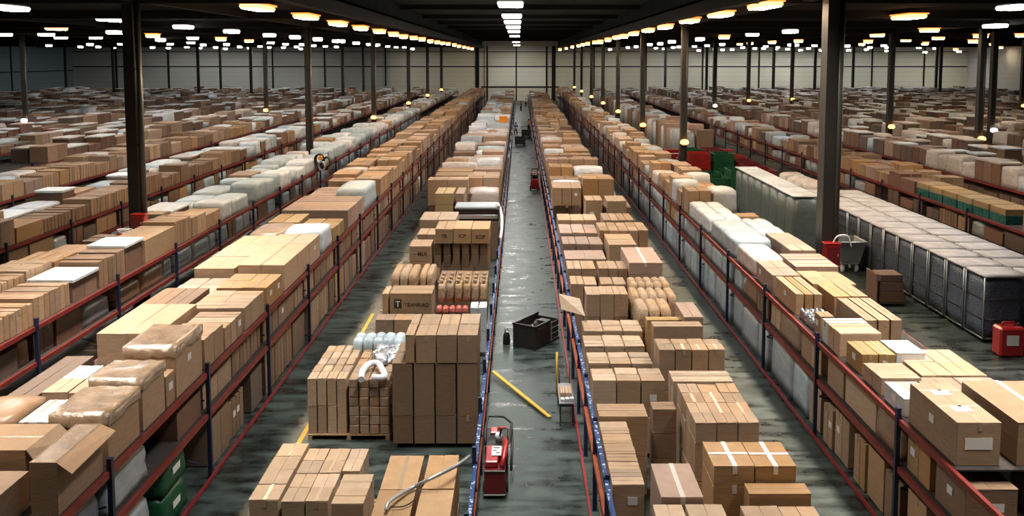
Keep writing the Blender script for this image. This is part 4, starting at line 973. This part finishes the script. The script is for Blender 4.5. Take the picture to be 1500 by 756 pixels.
# ---------------------------------------------------------------- red pallet truck in the centre aisle
def pallet_truck(X, Y, label):
    R_ = empty('pallet_truck', (X, Y, 0), label, 'pallet truck')
    def bb(name, m, *boxes, lab=None, ch=.02, par=None):
        b = MB()
        for q in boxes: b.box(X+q[0], X+q[1], Y+q[2], Y+q[3], q[4], q[5], m, ch)
        o = b.build(name, par or R_)
        if lab: o['label'] = lab
        return o
    ch = bb('chassis', 'dark_red', (-.24, .22, 0, .62, .08, .62), lab='dark red lower body')
    bb('bumper', 'black_plastic', (-.26, .24, -.03, .64, .05, .10), (-.25, .23, -.02, .02, .58, .63))
    h = bb('hood', 'red_paint', (-.22, .06, .10, .80, .63, .78), (-.22, .2, .55, .8, .63, .74), lab='bright red hood')
    b = MB(); b.tube([(X+.14, Y+.02, .70), (X+.2, Y+.3, .86), (X+.22, Y+.6, .94), (X+.2, Y+.85, .90)], [.05, .065, .065, .05], 'red_paint', 8); b.build('side_guard', R_)
    bb('control_panel', 'paper_label', (-.09, .12, .32, .72, .785, .80), ch=0, lab='white panel with black instructions')
    q = bb('panel_print', 'ink', (-.06, .09, .62, .66, .801, .804), (-.06, .02, .50, .54, .801, .804), (.0, .09, .40, .44, .801, .804), ch=0)
    bb('battery_box', 'black_plastic', (-.26, .26, .82, 1.7, .1, .74), (-.2, .2, 1.7, 1.8, .1, .5))
    bb('battery_cover', 'red_paint', (-.16, .02, 1.36, 1.62, .74, .80), lab='orange-red cover')
    b = MB()
    b.tube([(X-.25, Y+.9, .74), (X-.27, Y+1.3, .92), (X-.22, Y+1.75, 1.0), (X+.15, Y+1.72, 1.0), (X+.34, Y+1.5, .95), (X+.3, Y+1.0, .78), (X+.24, Y+.85, .74)], .03, 'black_plastic', 8)
    b.tube([(X+.34, Y+1.5, .95), (X+.36, Y+1.1, .6), (X+.34, Y+.6, .3)], .03, 'black_plastic', 8)
    b.build('guard_rail', R_)
    b = MB(); b.lathe((X+.05, Y+1.08, .72), [(.08, 0), (.07, .08), (.10, .14), (.06, .2)], 'white_plastic', 10); b.build('lever_knob', R_)
    b = MB(); b.tube([(X+.05, Y+1.05, .72), (X+.1, Y+1.0, 1.0), (X+.13, Y+.95, 1.1)], .025, 'black_plastic', 8); b.tube([(X+.03, Y+.97, 1.08), (X+.22, Y+1.02, 1.08)], .035, 'red_paint', 8); b.build('tiller', R_)
    for s in (-1, 1):
        b = MB(); b.box(X+s*.14-.07, X+s*.14+.07, Y+1.25, Y+2.3, .06, .13, 'black_plastic', .01); b.build('fork', R_)
    for s in (-1, 1):
        b = MB(); b.tube([(X+s*.25-.03, Y+.3, .11), (X+s*.25+.03, Y+.3, .11)], .11, 'black_rubber', 14); b.build('drive_wheel', R_)
        b = MB(); b.tube([(X+s*.14-.04, Y+2.1, .05), (X+s*.14+.04, Y+2.1, .05)], .05, 'black_rubber', 10); b.build('load_wheel', R_)
pallet_truck(-.57, 19.4, 'red and black pallet truck parked against the rack in centre aisle')
bpy.data.objects['pallet_truck'].scale = (1.05, 1.22, 1.05)

# ---------------------------------------------------------------- flatbed trolley with tan boxes
X, Y = 1.22, 23.35
R_ = empty('flatbed_trolley', (X, Y, 0), 'small flatbed trolley with a yellow pole beside the right rack', 'trolley')
b = MB(); b.box(X-.12-.04, X+.24, Y, Y+1.5, .62, .66, 'pale_metal', .005); b.box(X-.16, X+.24, Y-.01, Y+.01, .56, .618, 'black_plastic'); b.build('deck', R_)
for x in (X-.13, X+.21):
    for y in (Y+.04, Y+1.44):
        b = MB(); b.box(x-.02, x+.02, y-.02, y+.02, .08, .62, 'black_plastic'); g = b.build('leg', R_)
        b = MB(); b.tube([(x-.015, y, .045), (x+.015, y, .045)], .045, 'black_rubber', 10); b.build('caster', g)
b = MB(); b.tube([(X-.19, Y+.9, .5), (X-.19, Y+.95, 1.75)], .03, 'yellow_paint', 8); b.build('pole', R_)['label'] = 'yellow upright pole'
b = MB(); b.tube([(X-.1, Y+1.45, .66), (X-.1, Y+1.5, 1.1), (X+.2, Y+1.5, 1.1), (X+.2, Y+1.45, .66)], .018, 'steel_pipe', 8); b.build('push_handle', R_)
for (x0, x1, n) in ((X-.12, X+.0, 'narrow'), (X+.02, X+.19, 'square')):
    b = MB(); b.box(x0, x1, Y+.22, Y+.72, .663, .86, 'tan', .01); o = b.build('cardboard_box', None, ((x0+x1)/2, Y+.47, .66)); tag(o, 'small %s tan box on the flatbed trolley' % n, 'box', 'boxes on the flatbed trolley')
    b = MB(); c = (x0+x1)/2; b.box(c-.02, c+.02, Y+.215, Y+.725, .861, .865, 'tape'); b.build('packing_tape', o)
for i in range(3):
    b = MB(); x0 = X-.12+i*.125; b.box(x0, x0+.11, Y+.03, Y+.19, .663, .75+.01*i, 'white', .01); tag(b.build('carton', None, (x0, Y+.1, .66)), 'small white carton at the front of the flatbed trolley, %s' % ('leftmost', 'middle', 'rightmost')[i], 'carton', 'white cartons on the trolley')

# ---------------------------------------------------------------- black open crate on the floor
a0, a1, a2 = Vector((.52, 29.6, 0)), Vector((.12, 30.4, 0)), Vector((1.40, 30.95, 0))
ux = (a2-a0).normalized(); uy = Vector((-ux.y, ux.x, 0)); Lx = (a2-a0).length; Ly = .92; H_ = .80
R_ = empty('open_crate', tuple(a0), 'large black open-topped crate full of hardware in the centre aisle', 'crate')
def loc(u, v, z): p = a0+ux*u+uy*v; return (p.x, p.y, z)
def obox(b, u0, u1, v0, v1, z0, z1, m):
    vs = [loc(u, v, z) for z in (z0, z1) for v in (v0, v1) for u in (u0, u1)]
    b.add(vs, [(0, 2, 3, 1), (4, 5, 7, 6), (0, 1, 5, 4), (2, 6, 7, 3), (0, 4, 6, 2), (1, 3, 7, 5)], m)
b = MB(); t = .04
obox(b, 0, Lx*.62, 0, t, .04, H_, 'crate_brown'); obox(b, 0, Lx, Ly-t, Ly, .04, H_, 'crate_brown'); obox(b, 0, t, t, Ly-t, .04, H_, 'crate_brown'); obox(b, Lx-t, Lx, t, Ly-t, .04, H_*.9, 'crate_brown'); obox(b, 0, Lx, 0, Ly, .0, .05, 'crate_brown')
b.build('shell', R_)
b = MB(); obox(b, -.02, Lx*.62, -.02, .06, H_-.02, H_+.03, 'black_plastic'); obox(b, -.02, Lx+.02, Ly-.05, Ly+.02, H_-.02, H_+.03, 'black_plastic'); obox(b, -.02, .06, 0, Ly, H_-.02, H_+.03, 'black_plastic'); b.build('rim', R_)
b = MB()
for i in range(8): obox(b, Lx*.64+i*.06, Lx*.64+i*.06+.015, .005, .03, .05, H_*.95, 'pale_metal' if i < 2 else 'steel_pipe')
for z in (.1, .3, .5, .7): obox(b, Lx*.62, Lx, .0, .02, z, z+.015, 'pale_metal')
b.build('mesh_side', R_)
b = MB(); obox(b, .06, Lx-.06, .06, Ly-.06, .05, .5, 'black_plastic')
b.tube([loc(.1, .4, .62), loc(.35, .5, .7), loc(.7, .35, .66), loc(1.0, .6, .74)], .035, 'black_plastic', 8); b.tube([loc(.06, .12, .6), loc(.2, .1, .68), loc(.35, .2, .72)], .02, 'pale_metal', 8)
b.lathe(loc(.3, .3, .5), [(.08, 0), (.09, .1), (.05, .2), (.02, .26)], 'pale_metal', 10); b.lathe(loc(.8, .5, .5), [(.07, 0), (.09, .12), (.04, .25)], 'steel_pipe', 10)
obox(b, 1.05, 1.35, .2, .6, .5, .72, 'steel_pipe'); obox(b, .5, .8, .25, .6, .5, .64, 'pale_metal'); b.build('hardware_inside', R_)
b = MB(); obox(b, .12, .62, -.025, -.005, .62, .72, 'steel_pipe'); obox(b, .2, .55, -.03, -.026, .65, .69, 'ink'); b.build('label_plate', R_)
# loose cardboard sheet on the rack end
P1, P2, P3, P4 = Vector((1.23, 27.65, 2.52)), Vector((1.86, 27.15, 2.5)), Vector((1.97, 26.35, 2.18)), Vector((1.28, 27.2, 2.14))
n = (P2-P1).cross(P4-P1).normalized()*.012
b = MB(); vs = [tuple(p) for p in (P1, P2, P3, P4)]+[tuple(p+n) for p in (P1, P2, P3, P4)]
b.add(vs, [(0, 1, 2, 3), (7, 6, 5, 4), (0, 4, 5, 1), (1, 5, 6, 2), (2, 6, 7, 3), (3, 7, 4, 0)], 'tan')
tag(b.build('cardboard_sheet', None, tuple(P4)), 'loose tan cardboard sheet jutting over the aisle above the black crate', 'cardboard sheet')
# yellow bar and small black canister
b = MB(); a, c = Vector((-.85, 27.2, .14)), Vector((.82, 23.9, .04)); d = (c-a).normalized(); s_ = Vector((-d.y, d.x, 0))*.055
vs = []
for p in (a, c):
    for sx in (-1, 1):
        for dz in (0, .045): vs.append(tuple(p+s_*sx+Vector((0, 0, dz-.03))))
b.add(vs, [(0, 1, 3, 2), (4, 6, 7, 5), (0, 4, 5, 1), (2, 3, 7, 6), (1, 5, 7, 3), (0, 2, 6, 4)], 'yellow_paint')
tag(b.build('barrier_bar', None, (a.x, a.y, 0)), 'long yellow bar lying slantwise across the centre aisle floor', 'bar')
X, Y = Xof(742, 504), Yof(504)
R_ = empty('canister', (X, Y, 0), 'small black canister standing in the aisle left of the black crate', 'canister')
b = MB(); b.lathe((X, Y, 0), [(.12, 0), (.13, .05), (.12, .3), (.09, .4), (.05, .45)], 'black_plastic', 14); b.build('body', R_)
b = MB(); b.tube([(X-.04, Y, .44), (X-.06, Y, .54), (X+.04, Y, .56), (X+.06, Y, .46)], .018, 'black_plastic', 8); b.build('handle', R_)
b = MB(); b.lathe((X+.02, Y-.06, .42), [(.03, 0), (.04, .03), (.02, .06)], 'white_plastic', 8); b.build('cap', R_)

# ---------------------------------------------------------------- hose over the orange-brown cartons; film and foam on the boxes
def W3(x, y, h): return (Xof(x, y, h), Yof(y, h), h)
b = MB(); pts = [W3(566, 748, 2.05), W3(568, 738, 2.12), W3(580, 728, 2.1), W3(605, 714, 2.05), W3(625, 704, 2.2), W3(650, 692, 2.25), W3(672, 680, 2.2), W3(688, 668, 2.0)]
def smooth(pts, n=5):
    out = []; V_ = [Vector(p) for p in pts]
    for i in range(len(V_)-1):
        p0, p1, p2, p3 = V_[max(i-1, 0)], V_[i], V_[i+1], V_[min(i+2, len(V_)-1)]
        for k in range(n):
            t = k/n; out.append(.5*((2*p1)+(-p0+p2)*t+(2*p0-5*p1+4*p2-p3)*t*t+(-p0+3*p1-3*p2+p3)*t**3))
    return out+[V_[-1]]
b.tube(smooth(pts), .035, 'pale_metal', 8); tag(b.build('hose', None, pts[0]), 'thick pale grey hose draped across the orange-brown cartons', 'hose')
b = MB(); pts = [W3(572, 742, 2.04), W3(590, 742, 2.03), W3(605, 734, 2.03), W3(612, 722, 2.03), W3(622, 708, 2.12)]
b.tube(smooth(pts), .012, 'black_plastic', 6); tag(b.build('cable', None, pts[0]), 'thin black cable below the pale hose on the orange-brown cartons', 'cable')
b = MB(); x, y, z = W3(566, 522, 1.68)
for i in range(12):
    cx, cy, cz = x+random.uniform(-.25, .3), y+random.uniform(-.5, .9), 1.66; r = random.uniform(.12, .24)
    b.lump(cx-r, cx+r, cy-r, cy+r, cz, cz+r*1.3, 'foil', 4, .06, 1.2, seed=i+3)
tag(b.build('film_heap', None, (x, y, 1.66)), 'crumpled heap of silvery film on the layered small boxes', 'film')
b = MB(); x, y, z = W3(528, 556, 1.72)
pts = [W3(529, 556, 1.74), W3(531, 544, 1.78), W3(540, 534, 1.8), W3(553, 532, 1.8), W3(559, 540, 1.78), W3(563, 552, 1.74), W3(545, 553, 1.74)]
b.tube(smooth(pts), [.09]*31, 'white_plastic', 8) if len(smooth(pts)) == 31 else b.tube(smooth(pts), .09, 'white_plastic', 8)
tag(b.build('foam_guard', None, (x, y, 1.7)), 'curved white foam guard lying on the layered small boxes', 'foam guard')
# long grey bin
X0, X1, Y0, Y1, H0, H1 = Xof(668, 300, 2.7), Xof(731, 300, 2.7), Yof(302, 2.7), Yof(296, 2.7), 1.95, 2.7
R_ = empty('metal_bin', ((X0+X1)/2, Y0, H0), 'long grey metal bin lying on boxes beside the centre aisle', 'bin')
b = MB(); b.box(X0, X1, Y0, Y1, H0, H1-.18, 'crate_brown', .03); b.build('tray', R_)
b = MB(); b.box(X0-.04, X1+.02, Y0-.06, Y1+.05, H1-.18, H1, 'grey_tub', .06); b.build('lid', R_)
b = MB(); b.box(X0+.05, X1-.05, Y0-.03, Y0, H0+.12, H0+.32, 'pale_metal', .01); b.build('front_rail', R_)
pile(X0, X1, Y0, Y1, [.15, 1.0, 1.94], 2, 1, 'brown', 'under the long grey bin', GL) if False else None
b = MB(); b.box(X0, X1, Y0, Y1, 0, H0-.01, 'brown', .03); b.box(X0+.05, X0+.9, Y0-.01, Y0, H0*.5, H0*.52, 'tape'); tag(b.build('storage_chest', None, ((X0+X1)/2, Y0, 0)), 'brown chest under the long grey metal bin', 'chest')
b = MB(); x, y, z = W3(731, 305, 2.7)
pts = [W3(727, 301, 2.78), W3(732, 304, 2.6), W3(735, 318, 2.2), W3(735, 335, 1.9), W3(733, 350, 1.5)]
b.tube(smooth(pts), .07, 'white_plastic', 8); tag(b.build('plastic_sheet', None, pts[0]), 'white plastic strip hanging from the long grey bin', 'plastic strip')

# ---------------------------------------------------------------- left rack floor level near: green bags, silver loads
def wload(x0, x1, y0, y1, z0, z1, mt, label, cat='wrapped load', name='wrapped_load', group=None, strap=True):
    b = MB(); b.lump(x0, x1, y0, y1, z0, z1, mt, 7, .03, .5, nz=5); o = b.build(name, None, ((x0+x1)/2, (y0+y1)/2, z0)); tag(o, label, cat, group)
    return o
for i, (y0, y1, z0, z1) in enumerate(((17.9, 19.3, .02, .75), (17.95, 19.25, .77, 1.42))):
    o = wload(-8.4, -7.5, y0, y1, z0, z1, 'green_plastic', '%s green plastic sack on the floor level of the left rack' % ('lower', 'upper')[i], 'bag', 'bulk_bag', 'green bags under the left rack')
    b = MB(); b.box(-7.5, -7.49, y0+.5, y0+.9, z0+.25, z0+.4, 'paper_label'); b.build('printed_patch', o)['label'] = 'pale printed patch'
wload(-8.6, -7.5, 15.6, 17.4, .02, 1.3, 'wrap_grey', 'grey film-wrapped load on floor level left of the green bags', group='grey wrapped loads under the left rack')
wload(-8.6, -7.5, 13.7, 15.28, .02, 1.35, 'wrap_grey', 'grey film-wrapped load at bottom left corner, floor level', group='grey wrapped loads under the left rack')
wload(-8.6, -7.5, 13.6, 15.28, 1.6, 2.42, 'wrap_dark', 'dark film-wrapped load on mid shelf under the open box', group='grey wrapped loads under the left rack')
wload(-8.6, -7.5, 15.55, 17.3, 1.6, 2.42, 'wrap_grey', 'silvery film-wrapped load on mid shelf above the green bags', group='grey wrapped loads under the left rack')

# ---------------------------------------------------------------- things at the columns and in the right aisle
def firebox(X, Y, z, h, label):
    R_ = empty('fire_equipment_box', (X, Y, z), label, 'fire box'); b = MB(); b.box(X-.28, X+.28, Y-.2, Y+.2, z, z+h, 'red_paint', .03); b.build('cabinet', R_)
    b = MB(); b.box(X-.24, X+.24, Y-.21, Y-.202, z+.08, z+h-.1, 'dark_red'); d = b.build('door', R_); b = MB(); b.tube([(X+.16, Y-.24, z+h*.4), (X+.16, Y-.24, z+h*.55)], .015, 'pale_metal', 6); b.build('handle', d)
    b = MB(); b.box(X-.3, X+.3, Y-.22, Y+.22, z+h, z+h+.03, 'red_paint', .01); b.build('lid', R_)
firebox(-15.05, 34.65, 3.2, .62, 'red box on the boxes at the foot of the left column')
R_ = empty('hose_reel', (-15.2, 34.0, 3.1), 'red and white hose reel just below the red column box', 'hose reel')
b = MB(); b.lathe((-15.3, 33.9, 3.0), [(.32, 0), (.36, .05), (.30, .12), (.34, .2), (.2, .24)], 'red_paint', 18); b.build('drum', R_)
b = MB(); b.tube([(-15.3+.27*math.cos(a), 33.9+.27*math.sin(a), 3.24+.012*a) for a in np.linspace(0, 12, 60)], .03, 'white_plastic', 6); b.build('hose', R_)
Bp = (Xof(1215, 384, 1.5), Yof(384, 1.5))
firebox(11.4, 32.02, 2.42, .8, 'tall red fire box fixed to the foot of the right column')
b = MB(); b.tube(smooth([(11.45, 32.0, 3.25), (11.6, 31.95, 3.5), (11.95, 31.95, 3.5), (12.1, 31.95, 3.1)]), .03, 'white_plastic', 8); tag(b.build('hose', None, (11.45, 32.0, 3.25)), 'white bent hose above the red box at the right column', 'hose')
# grey wheeled tub
X, Y = 15.4, 41.2
R_ = empty('wheeled_tub', (X, Y, 0), 'grey wheeled plastic tub in the right aisle beside the column', 'wheeled tub')
b = MB(); w, d_ = .62, .7
vs = [(X-w*.72, Y-d_*.72, .5), (X+w*.72, Y-d_*.72, .5), (X+w*.72, Y+d_*.72, .5), (X-w*.72, Y+d_*.72, .5), (X-w, Y-d_, 1.45), (X+w, Y-d_, 1.45), (X+w, Y+d_, 1.45), (X-w, Y+d_, 1.45), (X-w*.9, Y-d_*.9, 1.45), (X+w*.9, Y-d_*.9, 1.45), (X+w*.9, Y+d_*.9, 1.45), (X-w*.9, Y+d_*.9, 1.45), (X-w*.66, Y-d_*.66, .56), (X+w*.66, Y-d_*.66, .56), (X+w*.66, Y+d_*.66, .56), (X-w*.66, Y+d_*.66, .56)]
fs = [(3, 2, 1, 0)]+[(i, (i+1) % 4, (i+1) % 4+4, i+4) for i in range(4)]+[(i+4, (i+1) % 4+4, (i+1) % 4+8, i+8) for i in range(4)]+[(i+8, (i+1) % 4+8, (i+1) % 4+12, i+12) for i in range(4)]+[(12, 13, 14, 15)]
b.add(vs, fs, 'grey_tub'); b.build('tub', R_)
b = MB(); b.box(X-w-.06, X+w+.06, Y-d_-.06, Y-d_*.94, 1.42, 1.5, 'pale_metal', .02); b.box(X-w-.06, X+w+.06, Y+d_*.94, Y+d_+.06, 1.42, 1.5, 'pale_metal', .02); b.box(X-w-.06, X-w*.94, Y-d_, Y+d_, 1.42, 1.5, 'pale_metal', .02); b.box(X+w*.94, X+w+.06, Y-d_, Y+d_, 1.42, 1.5, 'pale_metal', .02); b.build('rim', R_)
b = MB(); b.box(X-.42, X+.42, Y-.45, Y+.45, .36, .5, 'white_plastic', .03); b.build('undercarriage', R_)
for sx in (-1, 1):
    for sy in (-1, 1):
        b = MB(); b.tube([(X+sx*.32-.05, Y+sy*.35, .17), (X+sx*.32+.05, Y+sy*.35, .17)], .17, 'white_plastic', 12); b.box(X+sx*.32-.03, X+sx*.32+.03, Y+sy*.35-.05, Y+sy*.35+.05, .17, .36, 'pale_metal'); b.build('wheel', R_)
# brown cartons in the right aisle
for i, (z0, z1, w) in enumerate(((.1, .55, 1.0), (.56, .95, .96), (.96, 1.25, .9))):
    b = MB(); b.box(14.55, 14.55+w, 35.2, 36.1, z0, z1, 'rust', .02); tag(b.build('cardboard_box', None, (15, 35.6, z0)), 'dark brown carton on floor by the navy carts, %s of its stack' % ('bottom', 'middle', 'top')[i], 'box', 'brown cartons standing in the right aisle')
b = MB(); b.box(14.4, 15.6, 35.1, 36.2, .06, .098, 'steel_dark', .01); b.box(14.36, 14.42, 35.1, 36.2, .06, 1.3, 'rust', .01)
for q in ((14.5, 35.2), (15.5, 35.2), (14.5, 36.1), (15.5, 36.1)): b.tube([(q[0]-.02, q[1], .03), (q[0]+.02, q[1], .03)], .03, 'black_rubber', 8)
tag(b.build('dolly', None, (15, 35.6, 0)), 'low dolly carrying brown cartons in the right aisle', 'dolly')
# red fuel cans at the end of the cart row
def fuelcan(X, Y, label, s=1.0):
    R_ = empty('fuel_can', (X, Y, 0), label, 'can', 'red cans at the end of the navy carts')
    b = MB(); b.box(X-.42*s, X+.42*s, Y-.28*s, Y+.28*s, 0, 1.0*s, 'red_paint', .06); b.build('body', R_)
    b = MB(); b.tube([(X-.25*s, Y, .98*s), (X-.2*s, Y, 1.12*s), (X+.15*s, Y, 1.12*s), (X+.2*s, Y, .98*s)], .035*s, 'red_paint', 8); b.build('handle', R_)
    b = MB(); b.lathe((X+.32*s, Y, 1.0*s), [(.06*s, 0), (.06*s, .06*s), (.03*s, .1*s)], 'black_plastic', 10); b.build('cap', R_)
    b = MB(); b.box(X-.2*s, X+.2*s, Y-.29*s, Y-.282*s, .4*s, .75*s, 'paper_label'); b.build('label_sticker', R_)['label'] = 'white square sticker'
fuelcan(16.45, 29.2, 'red can with a white sticker at the near end of navy carts')
fuelcan(17.6, 29.2, 'red can partly cut by the right edge beside the stickered can')

# coils and orange parts by the second left column
R_ = empty('cable_coil', (-13.2, 58.0, 2.6), 'tangle of black and grey cable coils with orange parts by left column', 'cable coil')
for i, (dx, dy, r) in enumerate(((-.22, 0, .26), (.22, .3, .24), (0, -.2, .2))):
    b = MB(); b.tube([(-13.0+dx+r*math.cos(a), 57.8+dy+.02*a, 3.3+r*1.35*math.sin(a)-.2*i) for a in np.linspace(0, 6.2831*4, 70)], .06, ['black_plastic', 'steel_pipe', 'pale_metal'][i], 6); b.build('coil', R_)
b = MB(); b.lump(-13.2, -12.9, 57.5, 57.7, 3.35, 3.6, 'orange_plastic', 4, .04, 1, seed=5); b.build('orange_plug', R_)
b = MB(); b.box(-13.35, -12.65, 57.9, 58.1, 2.6, 2.9, 'black_plastic', .03); b.build('base', R_)

# ---------------------------------------------------------------- far trucks, trolleys and workers in the centre aisle
def mini_truck(X, Y, mt, label, h=1.9):
    R_ = empty('forklift', (X, Y, 0), label, 'forklift')
    b = MB(); b.box(X-.45, X+.45, Y, Y+1.5, .18, .95, mt, .08); b.box(X-.42, X+.42, Y+.02, Y+.5, .95, 1.15, mt, .06); b.build('body', R_)
    b = MB()
    for sx in (-1, 1):
        b.tube([(X+sx*.4, Y+.15, 1.1), (X+sx*.38, Y+.3, h)], .03, 'black_plastic', 6); b.tube([(X+sx*.4, Y+1.3, .95), (X+sx*.38, Y+1.2, h)], .03, 'black_plastic', 6)
    b.box(X-.42, X+.42, Y+.25, Y+1.25, h, h+.05, mt, .01); b.build('overhead_guard', R_)
    b = MB(); b.box(X-.25, X+.25, Y+.5, Y+.95, .95, 1.15, 'black_plastic', .04); b.box(X-.25, X+.25, Y+.5, Y+.6, 1.15, 1.55, 'black_plastic', .04); b.build('seat', R_)
    b = MB(); 
    for sx in (-1, 1): b.box(X+sx*.3-.04, X+sx*.3+.04, Y+1.52, Y+1.6, .1, 2.1, 'steel_dark')
    b.box(X-.3, X+.3, Y+1.52, Y+1.58, 2.0, 2.1, 'steel_dark'); b.build('mast', R_)
    for sx in (-1, 1): b = MB(); b.box(X+sx*.25-.05, X+sx*.25+.05, Y+1.6, Y+2.5, .1, .14, 'steel_dark'); b.build('fork', R_)
    for sx in (-1, 1):
        for y in (Y+.25, Y+1.25): b = MB(); b.tube([(X+sx*.47-.07, y, .2), (X+sx*.47+.05, y, .2)], .2, 'black_rubber', 14); b.build('wheel', R_)
mini_truck(1.1, 66.0, 'red_paint', 'small red forklift far down the right edge of the centre aisle', 1.7)
bpy.data.objects['forklift'].scale = (.7, .7, .75)
def cartx(X, Y, label, mt='black_plastic', load='steel_pipe'):
    R_ = empty('hand_cart', (X, Y, 0), label, 'cart', 'carts far down the centre aisle')
    b = MB(); b.box(X-.6, X+.6, Y, Y+2.4, .2, .3, mt, .02); b.build('deck', R_)
    b = MB(); b.box(X-.6, X+.6, Y+.02, Y+.07, .3, 1.1, mt); b.box(X-.6, X-.55, Y+.07, Y+2.3, .3, 1.0, mt); b.box(X+.55, X+.6, Y+.07, Y+2.3, .3, 1.0, mt); b.build('side_panels', R_)
    b = MB(); b.lump(X-.5, X+.5, Y+.12, Y+2.2, .3, .95, load, 5, .08, .8, seed=4); b.build('contents', R_)
    b = MB(); b.tube([(X-.55, Y+2.35, .3), (X-.55, Y+2.4, 1.3), (X+.55, Y+2.4, 1.3), (X+.55, Y+2.35, .3)], .03, mt, 6); b.build('handle', R_)
    for sx in (-1, 1):
        for y in (Y+.3, Y+2.0): b = MB(); b.tube([(X+sx*.45-.04, y, .1), (X+sx*.45+.04, y, .1)], .1, 'black_rubber', 10); b.build('wheel', R_)
cartx(Xof(762, 214), Yof(214), 'black cart in the far centre aisle left of the flat dark cart')
cartx(Xof(780, 203)-.75, Yof(203), 'flat dark cart blocking the right half of the far aisle', load='crate_brown')
b = MB(); x, y = Xof(741, 208, 2.0), Yof(208, 2.0); 
R_ = empty('orange_tote', (x-.9, y, 2.62), 'bright orange tote box far along the left centre block', 'tote')
x, y = -1.8, 93.6
R_.location = (x, y, 3.12)
b.box(x-.4, x+.4, y-.4, y+.4, 3.12, 3.75, 'orange_plastic', .05); b.build('body', R_); b = MB(); b.box(x-.44, x+.44, y-.44, y+.44, 3.75, 3.82, 'orange_plastic', .02); b.build('lid', R_)

def skin_mesh(name, verts, edges, radii, m, parent, sub=1):
    me = bpy.data.meshes.new(name); me.from_pydata(verts, edges, []); o = bpy.data.objects.new(name, me); COL.objects.link(o)
    sk = o.modifiers.new('s', 'SKIN'); 
    lay = me.skin_vertices[0] if len(me.skin_vertices) else None
    for i, r in enumerate(radii): lay.data[i].radius = (r, r) if not isinstance(r, tuple) else r
    lay.data[0].use_root = True
    ss = o.modifiers.new('d', 'SUBSURF'); ss.levels = sub; ss.render_levels = sub
    bpy.context.view_layer.update()
    me2 = bpy.data.meshes.new_from_object(o.evaluated_get(bpy.context.evaluated_depsgraph_get()))
    bpy.data.objects.remove(o); me2.materials.clear(); me2.materials.append(M[m])
    for p in me2.polygons: p.use_smooth = True
    q = bpy.data.objects.new(name, me2); COL.objects.link(q); q.parent = parent; return q
def person(X, Y, rz, shirt, trousers, label, pose=0):
    R_ = empty('person', (X, Y, 0), label, 'person', 'workers in the centre aisle'); R_.rotation_euler.z = rz
    st = .16
    J = {'pel': (0, 0, .95), 'wst': (0, 0, 1.1), 'chs': (0, .01, 1.32), 'nck': (0, .01, 1.50), 'hd0': (0, -.01, 1.58), 'hd1': (0, -.01, 1.70)}
    v = []; e = []; r = []; ix = {}
    def add(n, p, rad, par=None):
        ix[n] = len(v); v.append(p); r.append(rad)
        if par is not None: e.append((ix[par], ix[n]))
    add('pel', J['pel'], .14); add('wst', J['wst'], .13, 'pel'); add('chs', J['chs'], .155, 'wst'); add('nck', J['nck'], .055, 'chs'); add('hd0', J['hd0'], .085, 'nck'); add('hd1', J['hd1'], .09, 'hd0'); add('hd2', (0, 0, 1.77), .05, 'hd1'); add('nose', (0, -.10, 1.63), .015, 'hd0')
    for s, n in ((-1, 'l'), (1, 'r')):
        fwd = -.12*pose*s
        add('sh'+n, (s*.19, .01, 1.42), .06, 'chs'); add('el'+n, (s*.25, -.04-.1*pose, 1.16), .045, 'sh'+n); add('wr'+n, (s*.24, -.14-.2*pose, .95+.15*pose), .03, 'el'+n); add('pm'+n, (s*.24, -.17-.22*pose, .88+.15*pose), .034, 'wr'+n)
        for q in range(4):
            a = (q-1.5)*.018; add('f%d%s' % (q, n), (s*.24+a, -.19-.22*pose, .82+.15*pose), .0095, 'pm'+n); add('g%d%s' % (q, n), (s*.235+a, -.18-.22*pose, .78+.15*pose+.004*abs(q-1)), .008, 'f%d%s' % (q, n))
        add('t'+n, (s*.20, -.21-.22*pose, .87+.15*pose), .011, 'pm'+n)
        add('hp'+n, (s*.10, 0, .90), .10, 'pel'); add('kn'+n, (s*.11, fwd, .50), .065, 'hp'+n); add('an'+n, (s*.12, fwd*.6+.02, .10), .045, 'kn'+n); add('to'+n, (s*.13, fwd*.6-.13, .045), .042, 'an'+n)
    skin_mesh('body', v, e, r, 'skin', R_)
    def sub(names, grow, m, nm):
        m_ = {n: k for k, n in enumerate(names)}; inv = {k: n for n, k in ix.items()}
        vv = [v[ix[n]] for n in names]; rr = [r[ix[n]]+grow for n in names]; ee = [(m_[inv[a]], m_[inv[b_]]) for a, b_ in e if inv[a] in m_ and inv[b_] in m_]
        skin_mesh(nm, vv, ee, rr, m, R_)
    sub(['wst', 'chs', 'shl', 'ell', 'shr', 'elr'], .02, shirt, 'shirt'); sub(['pel', 'wst', 'hpl', 'knl', 'anl', 'hpr', 'knr', 'anr'], .018, trousers, 'trousers')
    sub(['anl', 'tol'], .012, 'black_plastic', 'shoe'); sub(['anr', 'tor'], .012, 'black_plastic', 'shoe')
    b = MB(); b.lathe((X, Y+.015, 1.69), [(.10, -.04), (.105, .02), (.09, .09), (.04, .13)], 'hair', 12); b.build('hair', R_)
    return R_
person(Xof(770, 155), 178, 0, 'white_plastic', 'blue_cloth', 'person in white top standing at the far end of centre aisle', 1)
person(Xof(763, 160), 165, 2.5, 'blue_cloth', 'dark_cloth', 'person in blue top standing at the far left of centre aisle')
person(-.55, 112, .6, 'blue_cloth', 'dark_cloth', 'person in blue beside the left rack in the far centre aisle', 1)
person(1.15, 118, -.6, 'orange_plastic', 'dark_cloth', 'person in orange-brown top beside the right rack in far aisle')
person(-5.65, 62, .3, 'pink_red', 'dark_cloth', 'person in pinkish red top in the left side aisle', 1)
